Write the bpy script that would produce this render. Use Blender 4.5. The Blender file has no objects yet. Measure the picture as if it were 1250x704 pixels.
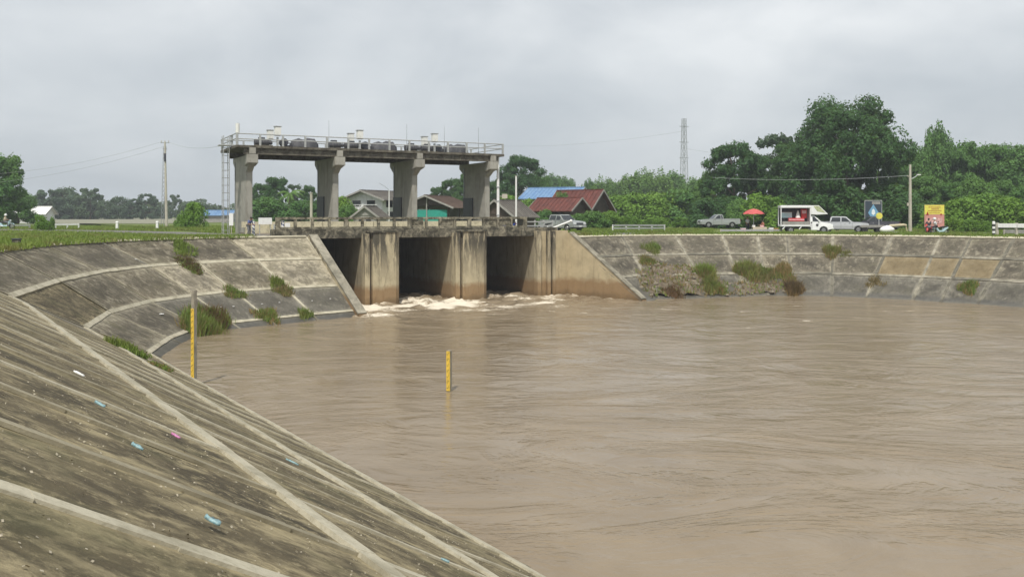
import bpy, bmesh, math, random
import numpy as np
from mathutils import Vector, Matrix, noise as mnoise
R = math.radians
random.seed(7); np.random.seed(7)
SC = bpy.context.scene
COL = SC.collection

# ------------------------------------------------------------------ camera, sky, sun, exposure
EYE = 6.6                       # metres above the water surface (z = 0)
F = 1082.0                      # focal length in pixels of a 1250 pixel wide frame
cam_d = bpy.data.cameras.new('camera'); cam = bpy.data.objects.new('camera', cam_d); COL.objects.link(cam)
cam.location = (0, 0, EYE); cam.rotation_euler = (R(90), 0, 0)
cam_d.sensor_width = 36; cam_d.lens = 36 * F / 1250; cam_d.shift_y = -90 / 1250
cam_d.clip_start = 0.1; cam_d.clip_end = 20000
SC.camera = cam

SUN_TRAVEL = Vector((0.13, 0.60, -1.0)).normalized()
to_sun = -SUN_TRAVEL
sun_el = math.asin(to_sun.z); sun_az = math.atan2(to_sun.x, to_sun.y)
W = bpy.data.worlds.new('World'); SC.world = W; W.use_nodes = True
nt = W.node_tree; nt.nodes.clear()
def wn(t, **k):
    n = nt.nodes.new(t)
    for a, b in k.items(): setattr(n, a, b)
    return n
sky = wn('ShaderNodeTexSky', sky_type='NISHITA', sun_disc=False, sun_elevation=sun_el, sun_rotation=sun_az,
         air_density=1.0, dust_density=2.0, ozone_density=1.0)
tc = wn('ShaderNodeTexCoord'); sep = wn('ShaderNodeSeparateXYZ'); nt.links.new(tc.outputs['Generated'], sep.inputs[0])
def wmath(op, a, b=None, clamp=False):
    n = wn('ShaderNodeMath', operation=op, use_clamp=clamp)
    for i, v in enumerate((a, b)):
        if v is None: continue
        if isinstance(v, (int, float)): n.inputs[i].default_value = v
        else: nt.links.new(v, n.inputs[i])
    return n.outputs[0]
zz = wmath('MAXIMUM', sep.outputs['Z'], 0.0)
den = wmath('ADD', zz, 0.42)
cx = wmath('DIVIDE', sep.outputs['X'], den); cy = wmath('DIVIDE', sep.outputs['Y'], den)
comb = wn('ShaderNodeCombineXYZ'); nt.links.new(cx, comb.inputs[0]); nt.links.new(cy, comb.inputs[1])
def wnoise(scale, detail, rough, off=(0, 0, 0), dist=0.0):
    m = wn('ShaderNodeMapping'); m.inputs['Location'].default_value = off
    nt.links.new(comb.outputs[0], m.inputs[0])
    n = wn('ShaderNodeTexNoise'); n.inputs['Scale'].default_value = scale; n.inputs['Detail'].default_value = detail
    n.inputs['Roughness'].default_value = rough; n.inputs['Distortion'].default_value = dist
    nt.links.new(m.outputs[0], n.inputs['Vector'])
    return n.outputs['Fac']
n1 = wnoise(1.3, 4, 0.46, (3.1, 0.7, 0), 0.5)
n2 = wnoise(3.6, 6, 0.52, (7.3, 2.2, 1), 0.4)
cl = wn('ShaderNodeValToRGB')
cl.color_ramp.elements[0].position = 0.38; cl.color_ramp.elements[0].color = (5.6, 6.05, 6.45, 1)
cl.color_ramp.elements[1].position = 0.63; cl.color_ramp.elements[1].color = (9.2, 9.45, 9.55, 1)
mixf = wmath('ADD', wmath('MULTIPLY', n1, 0.66), wmath('MULTIPLY', n2, 0.34))
nt.links.new(mixf, cl.inputs[0])
mx = wn('ShaderNodeMix', data_type='RGBA'); mx.inputs[0].default_value = 0.9
nt.links.new(sky.outputs[0], mx.inputs[6]); nt.links.new(cl.outputs[0], mx.inputs[7])
# a slightly bluer and darker belt of distant cloud towards the horizon, the same all round
belt = wn('ShaderNodeMapRange'); belt.inputs['From Min'].default_value = 0.0; belt.inputs['From Max'].default_value = 0.22
belt.inputs['To Min'].default_value = 1.0; belt.inputs['To Max'].default_value = 0.0
nt.links.new(zz, belt.inputs['Value'])
mb_ = wn('ShaderNodeMix', data_type='RGBA', blend_type='MIX')
nt.links.new(wmath('MULTIPLY', belt.outputs[0], 0.6), mb_.inputs[0]); nt.links.new(mx.outputs[2], mb_.inputs[6])
mb_.inputs[7].default_value = (5.5, 6.05, 6.5, 1)
bg = wn('ShaderNodeBackground'); bg.inputs['Strength'].default_value = 0.088
nt.links.new(mb_.outputs[2], bg.inputs[0])
wo = wn('ShaderNodeOutputWorld'); nt.links.new(bg.outputs[0], wo.inputs[0])

sd = bpy.data.lights.new('sun', 'SUN'); so = bpy.data.objects.new('sun', sd); COL.objects.link(so)
sd.energy = 3.4; sd.angle = R(1.5); sd.color = (1.0, 0.955, 0.87)
so.rotation_euler = SUN_TRAVEL.to_track_quat('-Z', 'Y').to_euler()
so.location = (-10, -20, 60)
SC.view_settings.view_transform = 'Standard'; SC.view_settings.look = 'None'
SC.view_settings.exposure = 0.22; SC.view_settings.gamma = 1.0

# ------------------------------------------------------------------ small helpers
def tag(o, label=None, cat=None, group=None, kind=None):
    if label: o['label'] = label
    if cat: o['category'] = cat
    if group: o['group'] = group
    if kind: o['kind'] = kind
    return o
def empty(name, loc, rz=0.0, label=None, cat=None, group=None, kind=None):
    o = bpy.data.objects.new(name, None); COL.objects.link(o)
    o.location = loc; o.rotation_euler = (0, 0, rz); o.empty_display_size = 0.3
    return tag(o, label, cat, group, kind)
def children(o): return [c for c in ALLCH.get(o.name, [])]
ALLCH = {}
def link_child(o, parent):
    if parent is not None:
        o.parent = parent; ALLCH.setdefault(parent.name, []).append(o)
def copy_tree(o, parent=None, loc=None, rz=None, scale=None, label=None):
    c = o.copy(); COL.objects.link(c)
    if parent is not None: link_child(c, parent)
    for ch in ALLCH.get(o.name, []): copy_tree(ch, c)
    if loc is not None: c.location = loc
    if rz is not None: c.rotation_euler = (0, 0, rz)
    if scale is not None: c.scale = (scale, scale, scale) if isinstance(scale, (int, float)) else scale
    if label: c['label'] = label
    return c

class MB:
    """collects simple solids, builds one mesh object"""
    def __init__(s): s.v = []; s.f = []; s.m = []; s.mi = 0
    def add(s, vs, fs, M=None):
        b = len(s.v)
        s.v += [tuple(M @ Vector(p)) if M else tuple(p) for p in vs]
        s.f += [tuple(b + i for i in f) for f in fs]; s.m += [s.mi] * len(fs)
    def box(s, c, d, rz=0.0, taper=1.0, M=None):
        x, y, z = d[0] / 2, d[1] / 2, d[2] / 2
        ca, sa = math.cos(rz), math.sin(rz); vs = []
        for zz_, k in ((-z, 1), (z, taper)):
            for px, py in ((-x, -y), (x, -y), (x, y), (-x, y)):
                px *= k; py *= k
                vs.append((c[0] + px * ca - py * sa, c[1] + px * sa + py * ca, c[2] + zz_))
        s.add(vs, [(3, 2, 1, 0), (4, 5, 6, 7), (0, 1, 5, 4), (1, 2, 6, 5), (2, 3, 7, 6), (3, 0, 4, 7)], M); return s
    def tube(s, a, b, r, r2=None, n=8, cap=True, M=None):
        a = Vector(a); b = Vector(b); r2 = r if r2 is None else r2; d = (b - a)
        if d.length < 1e-6: return s
        d.normalize(); up = Vector((0, 0, 1)) if abs(d.z) < .95 else Vector((1, 0, 0))
        x = d.cross(up).normalized(); y = d.cross(x)
        vs = []
        for p, rr in ((a, r), (b, r2)):
            for i in range(n):
                t = 2 * math.pi * i / n; vs.append(p + x * (math.cos(t) * rr) + y * (math.sin(t) * rr))
        fs = [(i, (i + 1) % n, n + (i + 1) % n, n + i) for i in range(n)]
        if cap: fs += [tuple(range(n))[::-1], tuple(range(n, 2 * n))]
        s.add(vs, fs, M); return s
    def path(s, pts, r, n=6, M=None):
        rs = r if isinstance(r, (list, tuple)) else [r] * len(pts)
        for i in range(len(pts) - 1): s.tube(pts[i], pts[i + 1], rs[i], rs[i + 1], n, True, M)
        return s
    def bar(s, a, b, w, h, M=None, nrm=None):
        """rectangular bar from a to b, w across, h in height (along nrm)"""
        a = Vector(a); b = Vector(b); d = (b - a).normalized()
        side = d.cross(nrm if nrm is not None else Vector((0, 0, 1)))
        if side.length < 1e-3: side = Vector((1, 0, 0))
        side.normalize(); up = side.cross(d).normalized()
        vs = []
        for p in (a, b):
            for i, j in ((-1, -1), (1, -1), (1, 1), (-1, 1)): vs.append(p + side * (i * w / 2) + up * (j * h / 2))
        s.add(vs, [(3, 2, 1, 0), (4, 5, 6, 7), (0, 1, 5, 4), (1, 2, 6, 5), (2, 3, 7, 6), (3, 0, 4, 7)], M); return s
    def prism(s, prof, axis_map, t0, t1, M=None):
        """extrude the 2-D outline prof; axis_map(p, q, t) -> xyz"""
        n = len(prof)
        vs = [axis_map(p, q, t0) for p, q in prof] + [axis_map(p, q, t1) for p, q in prof]
        fs = [(i, (i + 1) % n, n + (i + 1) % n, n + i) for i in range(n)] + [tuple(range(n))[::-1], tuple(range(n, 2 * n))]
        s.add(vs, fs, M); return s
    def ball(s, c, r, n=10, m=7, M=None):
        rx, ry, rz_ = (r, r, r) if isinstance(r, (int, float)) else r
        vs = [(c[0], c[1], c[2] + rz_)]
        for j in range(1, m):
            ph = math.pi * j / m
            for i in range(n):
                t = 2 * math.pi * i / n
                vs.append((c[0] + rx * math.sin(ph) * math.cos(t), c[1] + ry * math.sin(ph) * math.sin(t), c[2] + rz_ * math.cos(ph)))
        vs.append((c[0], c[1], c[2] - rz_))
        fs = [(0, 1 + i, 1 + (i + 1) % n) for i in range(n)]
        for j in range(m - 2):
            for i in range(n):
                a = 1 + j * n + i; b = 1 + j * n + (i + 1) % n; fs.append((a, a + n, b + n, b))
        L = len(vs) - 1; o = 1 + (m - 2) * n
        fs += [(L, o + (i + 1) % n, o + i) for i in range(n)]
        s.add(vs, fs, M); return s
    def lathe(s, c, prof, n=14, M=None):
        vs = []; fs = []
        for r, z in prof:
            for i in range(n):
                t = 2 * math.pi * i / n; vs.append((c[0] + r * math.cos(t), c[1] + r * math.sin(t), c[2] + z))
        for j in range(len(prof) - 1):
            for i in range(n):
                a = j * n + i; b = j * n + (i + 1) % n; fs.append((a, b, b + n, a + n))
        s.add(vs, fs, M); return s
    def build(s, name, mats, parent=None, smooth=False, bevel=0.0, fix=True):
        me = bpy.data.meshes.new(name); me.from_pydata(s.v, [], s.f)
        if not isinstance(mats, (list, tuple)): mats = [mats]
        for m in mats: me.materials.append(m)
        if len(mats) > 1: me.polygons.foreach_set('material_index', s.m)
        if fix:
            bm = bmesh.new(); bm.from_mesh(me)
            bmesh.ops.recalc_face_normals(bm, faces=bm.faces)
            if bevel: 
                es = [e for e in bm.edges if len(e.link_faces) == 2 and e.calc_face_angle(0) > .5]
                bmesh.ops.bevel(bm, geom=es, offset=bevel, segments=2, affect='EDGES', clamp_overlap=True)
            bm.to_mesh(me); bm.free()
        if smooth: me.polygons.foreach_set('use_smooth', [True] * len(me.polygons))
        o = bpy.data.objects.new(name, me); COL.objects.link(o); link_child(o, parent)
        return o
def inst(o, parent, loc=None, rz=None, M=None, name=None):
    """another object on the same mesh data"""
    c = bpy.data.objects.new(name or o.name.split('.')[0], o.data); COL.objects.link(c); link_child(c, parent)
    if loc is not None: c.location = loc
    if rz is not None: c.rotation_euler = (0, 0, rz)
    if M is not None: c.matrix_local = M
    return c

# ------------------------------------------------------------------ materials
class NT:
    def __init__(s, name):
        s.mat = bpy.data.materials.new(name); s.mat.use_nodes = True; s.t = s.mat.node_tree
        s.t.nodes.clear(); s.out = s.n('ShaderNodeOutputMaterial'); s.b = s.n('ShaderNodeBsdfPrincipled')
        s.l(s.b.outputs[0], s.out.inputs[0])
    def n(s, t, **k):
        n = s.t.nodes.new(t)
        for a, b in k.items(): setattr(n, a, b)
        return n
    def l(s, a, b): s.t.links.new(a, b)
    def val(s, sock, v):
        if isinstance(v, (int, float)): sock.default_value = v
        elif isinstance(v, tuple): sock.default_value = v if len(v) == 4 or len(sock.default_value) == 3 else v + (1,)
        else: s.l(v, sock)
    def coord(s, kind='Object', scale=(1, 1, 1), loc=(0, 0, 0), rot=(0, 0, 0)):
        if kind == 'UV':
            u = s.n('ShaderNodeUVMap'); o = u.outputs[0]
        elif kind == 'World':
            u = s.n('ShaderNodeNewGeometry'); o = u.outputs['Position']
        else:
            u = s.n('ShaderNodeTexCoord'); o = u.outputs[kind]
        m = s.n('ShaderNodeMapping'); m.inputs['Scale'].default_value = scale; m.inputs['Location'].default_value = loc
        m.inputs['Rotation'].default_value = rot
        s.l(o, m.inputs[0]); return m.outputs[0]
    def noise(s, vec, scale=1, detail=4, rough=.55, dist=0):
        n = s.n('ShaderNodeTexNoise'); s.l(vec, n.inputs['Vector'])
        n.inputs['Scale'].default_value = scale; n.inputs['Detail'].default_value = detail
        n.inputs['Roughness'].default_value = rough; n.inputs['Distortion'].default_value = dist
        return n.outputs['Fac']
    def vor(s, vec, scale=1, feature='F1'):
        n = s.n('ShaderNodeTexVoronoi', feature=feature); s.l(vec, n.inputs['Vector']); n.inputs['Scale'].default_value = scale
        return n.outputs['Distance']
    def ramp(s, f, a, b, ca=(0, 0, 0), cb=(1, 1, 1)):
        n = s.n('ShaderNodeMapRange'); n.inputs['From Min'].default_value = a; n.inputs['From Max'].default_value = b
        s.l(f, n.inputs['Value'])
        if ca == (0, 0, 0) and cb == (1, 1, 1): return n.outputs[0]
        return s.mix(n.outputs[0], ca, cb)
    def mix(s, f, a, b, mode='MIX'):
        n = s.n('ShaderNodeMix', data_type='RGBA', blend_type=mode)
        s.val(n.inputs[0], f); s.val(n.inputs[6], a); s.val(n.inputs[7], b); return n.outputs[2]
    def m(s, op, a, b=0.0, clamp=False):
        n = s.n('ShaderNodeMath', operation=op, use_clamp=clamp); s.val(n.inputs[0], a); s.val(n.inputs[1], b); return n.outputs[0]
    def rnd(s): return s.n('ShaderNodeObjectInfo').outputs['Random']
    def z(s, comp='Z'):
        g = s.n('ShaderNodeNewGeometry'); x = s.n('ShaderNodeSeparateXYZ'); s.l(g.outputs['Position'], x.inputs[0]); return x.outputs[comp]
    def bump(s, h, strength=.3, dist=.02):
        n = s.n('ShaderNodeBump'); n.inputs['Strength'].default_value = strength; n.inputs['Distance'].default_value = dist
        s.l(h, n.inputs['Height']); s.l(n.outputs[0], s.b.inputs['Normal'])
    def set(s, col=None, rough=.8, metal=0, spec=.5):
        if col is not None: s.val(s.b.inputs['Base Color'], col)
        s.val(s.b.inputs['Roughness'], rough); s.val(s.b.inputs['Metallic'], metal)
        s.b.inputs['Specular IOR Level'].default_value = spec
        return s.mat
def plain(name, col, rough=.6, metal=0, var=.12, scale=3, dirt=None, dirt_amt=.35, spec=.5):
    t = NT(name); c = t.coord('Object')
    n = t.noise(c, scale, 5, .6)
    k = t.ramp(n, .3, .7, (1 - var,) * 3, (1 + var,) * 3)
    out = t.mix(1.0, col, k, 'MULTIPLY')
    if dirt:
        n2 = t.noise(t.coord('Object', (1, 1, .35)), scale * 2.3, 6, .65)
        out = t.mix(t.m('MULTIPLY', t.ramp(n2, .48, .68), dirt_amt), out, dirt)
    return t.set(out, rough, metal, spec)
M = {}
# --- lining panels: u along the bank, v down the slope (UV in metres)
def panel_mat(name, dark, mid, pale, pale_lo=.56, pale_hi=.72, stretch=.35, moss=.3, speck=.5, halo=.5, blotch=.35):
    t = NT(name)
    uv = t.coord('UV', (1, 1, 1)); st = t.coord('UV', (1.25, stretch, 1))
    r = t.rnd()
    base = t.mix(t.ramp(t.noise(uv, .8, 7, .66, .5), .40, .60), dark, mid)
    base = t.mix(t.m('MULTIPLY', r, .45), base, mid)
    base = t.mix(t.m('MULTIPLY', t.ramp(t.noise(t.coord('UV', (1, .8, 1), loc=(31, 7, 0)), .62, 7, .7, .8), .52, .63), blotch), base, tuple(x * .85 for x in pale))
    streak = t.noise(st, 1.7, 7, .68, .3)
    base = t.mix(t.m('MULTIPLY', t.ramp(streak, pale_lo, pale_hi), .8), base, pale)
    fine = t.m('ADD', t.m('MULTIPLY', t.noise(uv, 9, 8, .75), .6), t.m('MULTIPLY', t.noise(uv, 2.6, 7, .72, .8), .4))
    base = t.mix(t.m('MULTIPLY', t.ramp(fine, .52, .60), speck), base, pale)
    base = t.mix(t.m('MULTIPLY', t.ramp(t.noise(st, 3.1, 6, .7), .5, .7), .6), base, tuple(x * .5 for x in dark))
    mo = t.noise(uv, .55, 5, .6)
    base = t.mix(t.m('MULTIPLY', t.ramp(mo, .52, .66), moss), base, (.085, .085, .035))
    # pale leached concrete along the joints, dark growth in the middle of the slabs
    e2 = t.n('ShaderNodeUVMap', uv_map='edge_distance'); sp = t.n('ShaderNodeSeparateXYZ'); t.l(e2.outputs[0], sp.inputs[0])
    ed = t.m('MINIMUM', sp.outputs[0], t.m('MULTIPLY', sp.outputs[1], .8))
    jag = t.m('ADD', ed, t.m('MULTIPLY', t.m('SUBTRACT', t.noise(st, 2.4, 8, .72, .4), .5), 2.2 * halo))
    base = t.mix(t.m('MULTIPLY', t.ramp(jag, .42 * halo + .12, .0), .75), base, pale)
    base = t.mix(t.m('MULTIPLY', t.ramp(jag, .5, 1.1), .45), base, tuple(x * .75 for x in dark))
    cr = t.vor(t.coord('UV', (1, .8, 1)), .9, 'DISTANCE_TO_EDGE')
    crk = t.m('MULTIPLY', t.m('LESS_THAN', cr, .004), t.ramp(t.noise(uv, .4, 3, .5), .5, .6))
    base = t.mix(t.m('MULTIPLY', crk, .5), base, (.03, .028, .02))
    # wet band at the water
    wz = t.m('ADD', t.z(), t.m('MULTIPLY', t.noise(uv, 1.2, 4, .6), -.35))
    wet = t.ramp(wz, .28, .02)
    base = t.mix(t.m('MULTIPLY', wet, .65), base, (.06, .058, .052))
    t.bump(t.m('ADD', t.m('MULTIPLY', fine, .5), t.noise(uv, 28, 5, .7)), .55, .02)
    rough = t.m('SUBTRACT', .9, t.m('MULTIPLY', wet, .5))
    return t.set(base, rough, 0, .35)
M['panel_near'] = panel_mat('weathered_concrete_near', (.050, .040, .023), (.128, .103, .058), (.34, .285, .168), .50, .62, .85, .40, .9, .34, .75)
M['panel_dark'] = panel_mat('weathered_concrete_dark', (.058, .050, .037), (.130, .113, .083), (.30, .27, .20), .53, .64, .9, .2, .45)
M['panel_mid'] = panel_mat('weathered_concrete_mid', (.070, .060, .042), (.155, .133, .092), (.34, .305, .225), .51, .61, .9, .3, .6)
M['panel_pale'] = panel_mat('weathered_concrete_pale', (.11, .095, .07), (.25, .22, .155), (.42, .375, .28), .48, .58, 1.0, .25, .7)
M['panel_sand'] = panel_mat('sandy_concrete', (.14, .105, .055), (.21, .165, .095), (.28, .235, .15), .6, .8, .6, .1, .3)
M['panel_slate'] = panel_mat('slate_grey_concrete', (.070, .064, .051), (.128, .117, .095), (.28, .26, .205), .57, .70, .8, .15, .4)
def beam_mat(name, col, dark, amt=.7, lo=.5, hi=.7):
    t = NT(name); c = t.coord('World')
    n = t.noise(c, 1.4, 7, .65, .4); f = t.noise(c, 14, 5, .7)
    b = t.mix(t.m('MULTIPLY', t.ramp(n, lo, hi), amt), col, dark)
    b = t.mix(t.m('MULTIPLY', t.ramp(f, .5, .7), .45), b, dark)
    wet = t.ramp(t.m('ADD', t.z(), t.m('MULTIPLY', f, -.2)), .22, .0)
    b = t.mix(t.m('MULTIPLY', wet, .6), b, (.07, .065, .055))
    t.bump(f, .5, .02)
    return t.set(b, .9, 0, .3)
M['beam'] = beam_mat('pale_concrete_beam', (.44, .405, .31), (.19, .17, .115), .8, .44, .70)
M['beam_far'] = beam_mat('pale_concrete_beam_far', (.36, .33, .26), (.13, .12, .09), .9, .34, .62)
M['beam_faint'] = beam_mat('mouldy_concrete_beam', (.24, .22, .17), (.10, .093, .072), .95, .28, .55)
M['beam_soft'] = beam_mat('soiled_concrete_beam', (.33, .295, .21), (.16, .14, .092), .85, .38, .64)
M['beam_edge'] = beam_mat('bright_edge_beam', (.52, .48, .36), (.25, .22, .16), .6, .48, .7)
def barrage_mat(name, col, upper=True, lo_mud=1.15, streak=.6, mud=(.23, .135, .06), black=(.045, .042, .035)):
    t = NT(name); c = t.coord('World'); v = t.coord('World', (1, 1, .16)); 
    n = t.noise(c, .9, 6, .62, .3)
    b = t.mix(t.ramp(n, .35, .7), col, tuple(x * .72 for x in col))
    s = t.noise(v, 3.0, 7, .7, .2)
    b = t.mix(t.m('MULTIPLY', t.ramp(s, .52, .68), streak), b, (.10, .085, .055))
    zt = t.z()
    if upper:
        blk = t.m('MULTIPLY', t.ramp(t.noise(v, 1.9, 8, .74, .5), .43, .52), t.ramp(zt, 1.6, 4.4))
        b = t.mix(t.m('MULTIPLY', blk, .9), b, black)
    jag = t.m('ADD', zt, t.m('MULTIPLY', t.noise(c, 1.5, 5, .6), -.8))
    b = t.mix(t.m('MULTIPLY', t.ramp(jag, lo_mud - .1, lo_mud - .5), .8), b, mud)
    b = t.mix(t.m('MULTIPLY', t.ramp(jag, .1, -.25), .6), b, (.12, .08, .04))
    f = t.noise(c, 16, 5, .7)
    b = t.mix(t.m('MULTIPLY', t.ramp(f, .5, .75), .3), b, tuple(x * .6 for x in col))
    t.bump(t.m('ADD', f, s), .5, .03)
    return t.set(b, .88, 0, .3)
M['barrage'] = barrage_mat('stained_barrage_concrete', (.50, .43, .29), streak=.75)
M['wing'] = barrage_mat('tan_wing_wall_concrete', (.50, .415, .265), False, 1.25, .35)  # tan concrete with few streaks and a brown mud band low down
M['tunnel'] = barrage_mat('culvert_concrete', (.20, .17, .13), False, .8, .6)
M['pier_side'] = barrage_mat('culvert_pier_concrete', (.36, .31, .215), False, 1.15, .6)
M['tower'] = barrage_mat('grey_tower_concrete', (.38, .365, .32), False, -5, .45)
def old_rail_mat(name, col, black, lo, hi):
    t = NT(name); c = t.coord('World')
    a = t.noise(c, 1.9, 8, .7, .6); f = t.noise(c, 8, 6, .7)
    b = t.mix(t.ramp(a, lo, hi), col, black)
    b = t.mix(t.m('MULTIPLY', t.ramp(f, .48, .66), .6), b, black)
    t.bump(f, .6, .03)
    return t.set(b, .9, 0, .3)
M['parapet'] = old_rail_mat('mouldy_parapet_concrete', (.34, .31, .23), (.075, .068, .048), .40, .58)
M['fascia'] = old_rail_mat('mouldy_fascia_concrete', (.30, .27, .20), (.05, .046, .034), .34, .56)
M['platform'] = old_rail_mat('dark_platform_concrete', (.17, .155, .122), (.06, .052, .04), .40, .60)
M['steel_rail'] = plain('galvanised_rail', (.42, .43, .42), .5, .3, .15, 6, (.2, .17, .14))
M['white_box'] = plain('white_painted_steel', (.74, .74, .70), .5, 0, .06, 2, (.4, .38, .33), .25)
M['tarp'] = plain('grey_tarpaulin', (.045, .045, .052), .65, 0, .3, 3, (.16, .16, .16), .5)
M['tarp_dark'] = plain('dark_machine_paint', (.05, .052, .065), .6, 0, .3, 3)
M['black_panel'] = plain('black_steel_gate_guide', (.018, .02, .026), .55, 0, .25, 4)
M['cream_wall'] = old_rail_mat('cream_parapet', (.56, .51, .36), (.28, .25, .17), .5, .72)
M['yellow'] = plain('yellow_gauge_enamel', (.74, .50, .06), .5, 0, .12, 6, (.36, .26, .1), .5)
M['gauge_post'] = plain('old_gauge_post_concrete', (.30, .27, .21), .85, 0, .2, 5, (.10, .085, .06), .6)
M['black'] = plain('black_paint', (.02, .02, .02), .6)
M['white'] = plain('white_paint', (.78, .78, .76), .5, 0, .05, 4, (.5, .48, .42), .3)
M['blue_stripe'] = plain('dark_blue_paint', (.03, .05, .16), .5)
M['bark'] = plain('bark', (.11, .085, .06), .9, 0, .35, 6, (.05, .04, .03), .6)
M['pole'] = plain('concrete_pole', (.46, .43, .36), .85, 0, .12, 2, (.25, .23, .18), .4)
M['steel'] = plain('grey_lattice_steel', (.32, .34, .35), .5, .4, .1, 4)
M['wire'] = plain('overhead_wire', (.30, .32, .31), .5)
M['asphalt'] = plain('asphalt', (.13, .125, .12), .9, 0, .2, 1.4, (.2, .17, .12), .5)
M['red_roof'] = None
def roof_mat(name, a, b, per=4.0):
    t = NT(name); c = t.coord('Object')
    n = t.noise(c, 1.2, 6, .6)
    w = t.n('ShaderNodeTexWave', bands_direction='Y'); t.l(c, w.inputs['Vector']); w.inputs['Scale'].default_value = per
    col = t.mix(t.ramp(n, .35, .68), a, b)
    t.bump(w.outputs['Fac'], .6, .05)
    return t.set(col, .75, 0, .3)
M['red_roof'] = roof_mat('red_tile_roof', (.16, .050, .038), (.095, .035, .03))
M['blue_roof'] = roof_mat('blue_sheet_roof', (.12, .23, .42), (.20, .32, .48))
M['grey_roof'] = roof_mat('old_grey_roof', (.17, .155, .135), (.10, .09, .08))
M['brown_roof'] = roof_mat('brown_sheet_roof', (.16, .11, .085), (.10, .075, .06))
M['dark_wood'] = plain('dark_timber', (.07, .05, .04), .85, 0, .3, 4)
M['house_white'] = plain('white_house_wall', (.66, .67, .66), .8, 0, .08, 2, (.35, .33, .3), .4)
M['house_grey'] = plain('grey_house_wall', (.30, .29, .27), .85, 0, .15, 2, (.15, .14, .12), .4)
M['teal'] = plain('teal_netting', (.02, .28, .22), .8, 0, .15, 3)
M['glass'] = plain('dark_window_glass', (.03, .035, .04), .08, 0, .1, 1)
M['silver'] = plain('silver_car_paint', (.50, .51, .52), .28, .35, .03, 1, (.3, .28, .24), .1)
M['grey_car'] = plain('grey_silver_car_paint', (.33, .35, .34), .35, .3, .03, 1, (.25, .22, .18), .15)
M['white_car'] = plain('white_car_paint', (.80, .80, .80), .3, 0, .03, 1, (.5, .47, .4), .1)
M['tyre'] = plain('tyre_rubber', (.02, .02, .02), .85)
M['rim'] = plain('alloy_rim', (.5, .5, .5), .35, .6)
M['lamp_glass'] = plain('lamp_glass', (.72, .74, .75), .1)
M['red'] = plain('red_paint', (.55, .03, .03), .45)
M['tail'] = plain('red_lamp', (.35, .02, .02), .3)
M['umbrella'] = plain('red_umbrella_cloth', (.48, .09, .085), .8, 0, .12, 2)
M['skin'] = plain('skin', (.35, .20, .13), .6)
M['hair'] = plain('black_hair', (.015, .013, .012), .7)
M['shirt_white'] = plain('white_shirt', (.66, .68, .70), .9)
M['shirt_grey'] = plain('pale_grey_shirt', (.50, .53, .54), .9)
M['shirt_cream'] = plain('cream_jacket', (.52, .46, .34), .9)
M['shirt_blue'] = plain('blue_and_white_shirt', (.10, .13, .30), .9)
M['shirt_red'] = plain('dull_red_shirt', (.40, .12, .08), .9)
M['trousers'] = plain('dark_trousers', (.03, .03, .045), .9)
M['trousers_grey'] = plain('grey_trousers', (.16, .16, .17), .9)
M['blue_paint'] = plain('blue_scooter_paint', (.03, .07, .33), .35)
M['pale_blue'] = plain('pale_blue_paint', (.45, .62, .66), .4)
M['pale_plastic'] = plain('pale_blue_plastic_film', (.20, .34, .37), .5, 0, .4, 40, (.3, .28, .22), .6)
M['pink_plastic'] = plain('pink_plastic_film', (.45, .12, .30), .5, 0, .4, 50, (.6, .5, .6), .8)
M['pink'] = plain('pink_plastic', (.75, .42, .45), .5)
M['orange'] = plain('orange_brown_board', (.45, .25, .08), .7)
M['yellow_sign'] = plain('yellow_sign_print', (.68, .62, .10), .6)
M['pink_sign'] = plain('pinkish_sign_print', (.55, .25, .22), .6)
M['sign_text'] = plain('red_brown_sign_print', (.38, .10, .05), .6)
M['sign_dark'] = plain('dark_sign_backing', (.035, .05, .07), .5)
M['blue_diamond'] = plain('blue_sign_print', (.16, .34, .50), .5)
M['white_print'] = plain('white_sign_print', (.75, .8, .82), .5)
M['wood_pale'] = plain('pale_log', (.50, .44, .30), .85, 0, .15, 4)
M['soil'] = plain('bare_eroded_soil', (.115, .090, .062), .95, 0, .45, 1.6, (.24, .205, .15), .7)
M['stone'] = plain('rubble_stone', (.17, .145, .105), .9, 0, .35, 4, (.30, .27, .2), .5)

def leaf_mat(name, a, b, dry=False):
    t = NT(name); c = t.coord('Object'); r = t.rnd()
    n = t.noise(c, .45, 3, .6); f = t.noise(c, 6, 2, .6)
    col = t.mix(t.ramp(n, .3, .7), a, b)
    col = t.mix(t.m('MULTIPLY', t.ramp(f, .45, .75), .5), col, tuple(min(1, x * 1.7) for x in b))
    col = t.mix(t.m('MULTIPLY', r, .7), col, t.mix(.5, col, tuple(min(1, x * k) for x, k in zip(b, (2.0, 1.6, 1.3)))))
    if dry:
        dn = t.noise(t.coord('World'), .35, 5, .65, .5)
        col = t.mix(t.m('MULTIPLY', t.ramp(dn, .50, .64), .7), col, (.20, .155, .065))
    t.set(col, .62, 0, .3)
    tr = t.n('ShaderNodeBsdfTranslucent'); t.val(tr.inputs[0], t.mix(.6, col, (.20, .28, .03)))
    ms = t.n('ShaderNodeMixShader'); ms.inputs[0].default_value = .28
    t.l(t.b.outputs[0], ms.inputs[1]); t.l(tr.outputs[0], ms.inputs[2]); t.l(ms.outputs[0], t.out.inputs[0])
    return t.mat
M['leaf_dark'] = leaf_mat('dark_foliage', (.022, .070, .020), (.046, .115, .030))
M['leaf_mid'] = leaf_mat('mid_green_foliage', (.045, .125, .030), (.090, .195, .045))
M['leaf_light'] = leaf_mat('light_green_foliage', (.062, .145, .030), (.108, .210, .045))
M['leaf_bright'] = leaf_mat('bright_green_foliage', (.075, .175, .022), (.13, .25, .034))
M['leaf_blue'] = leaf_mat('blue_green_foliage', (.034, .072, .040), (.056, .100, .054))
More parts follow.
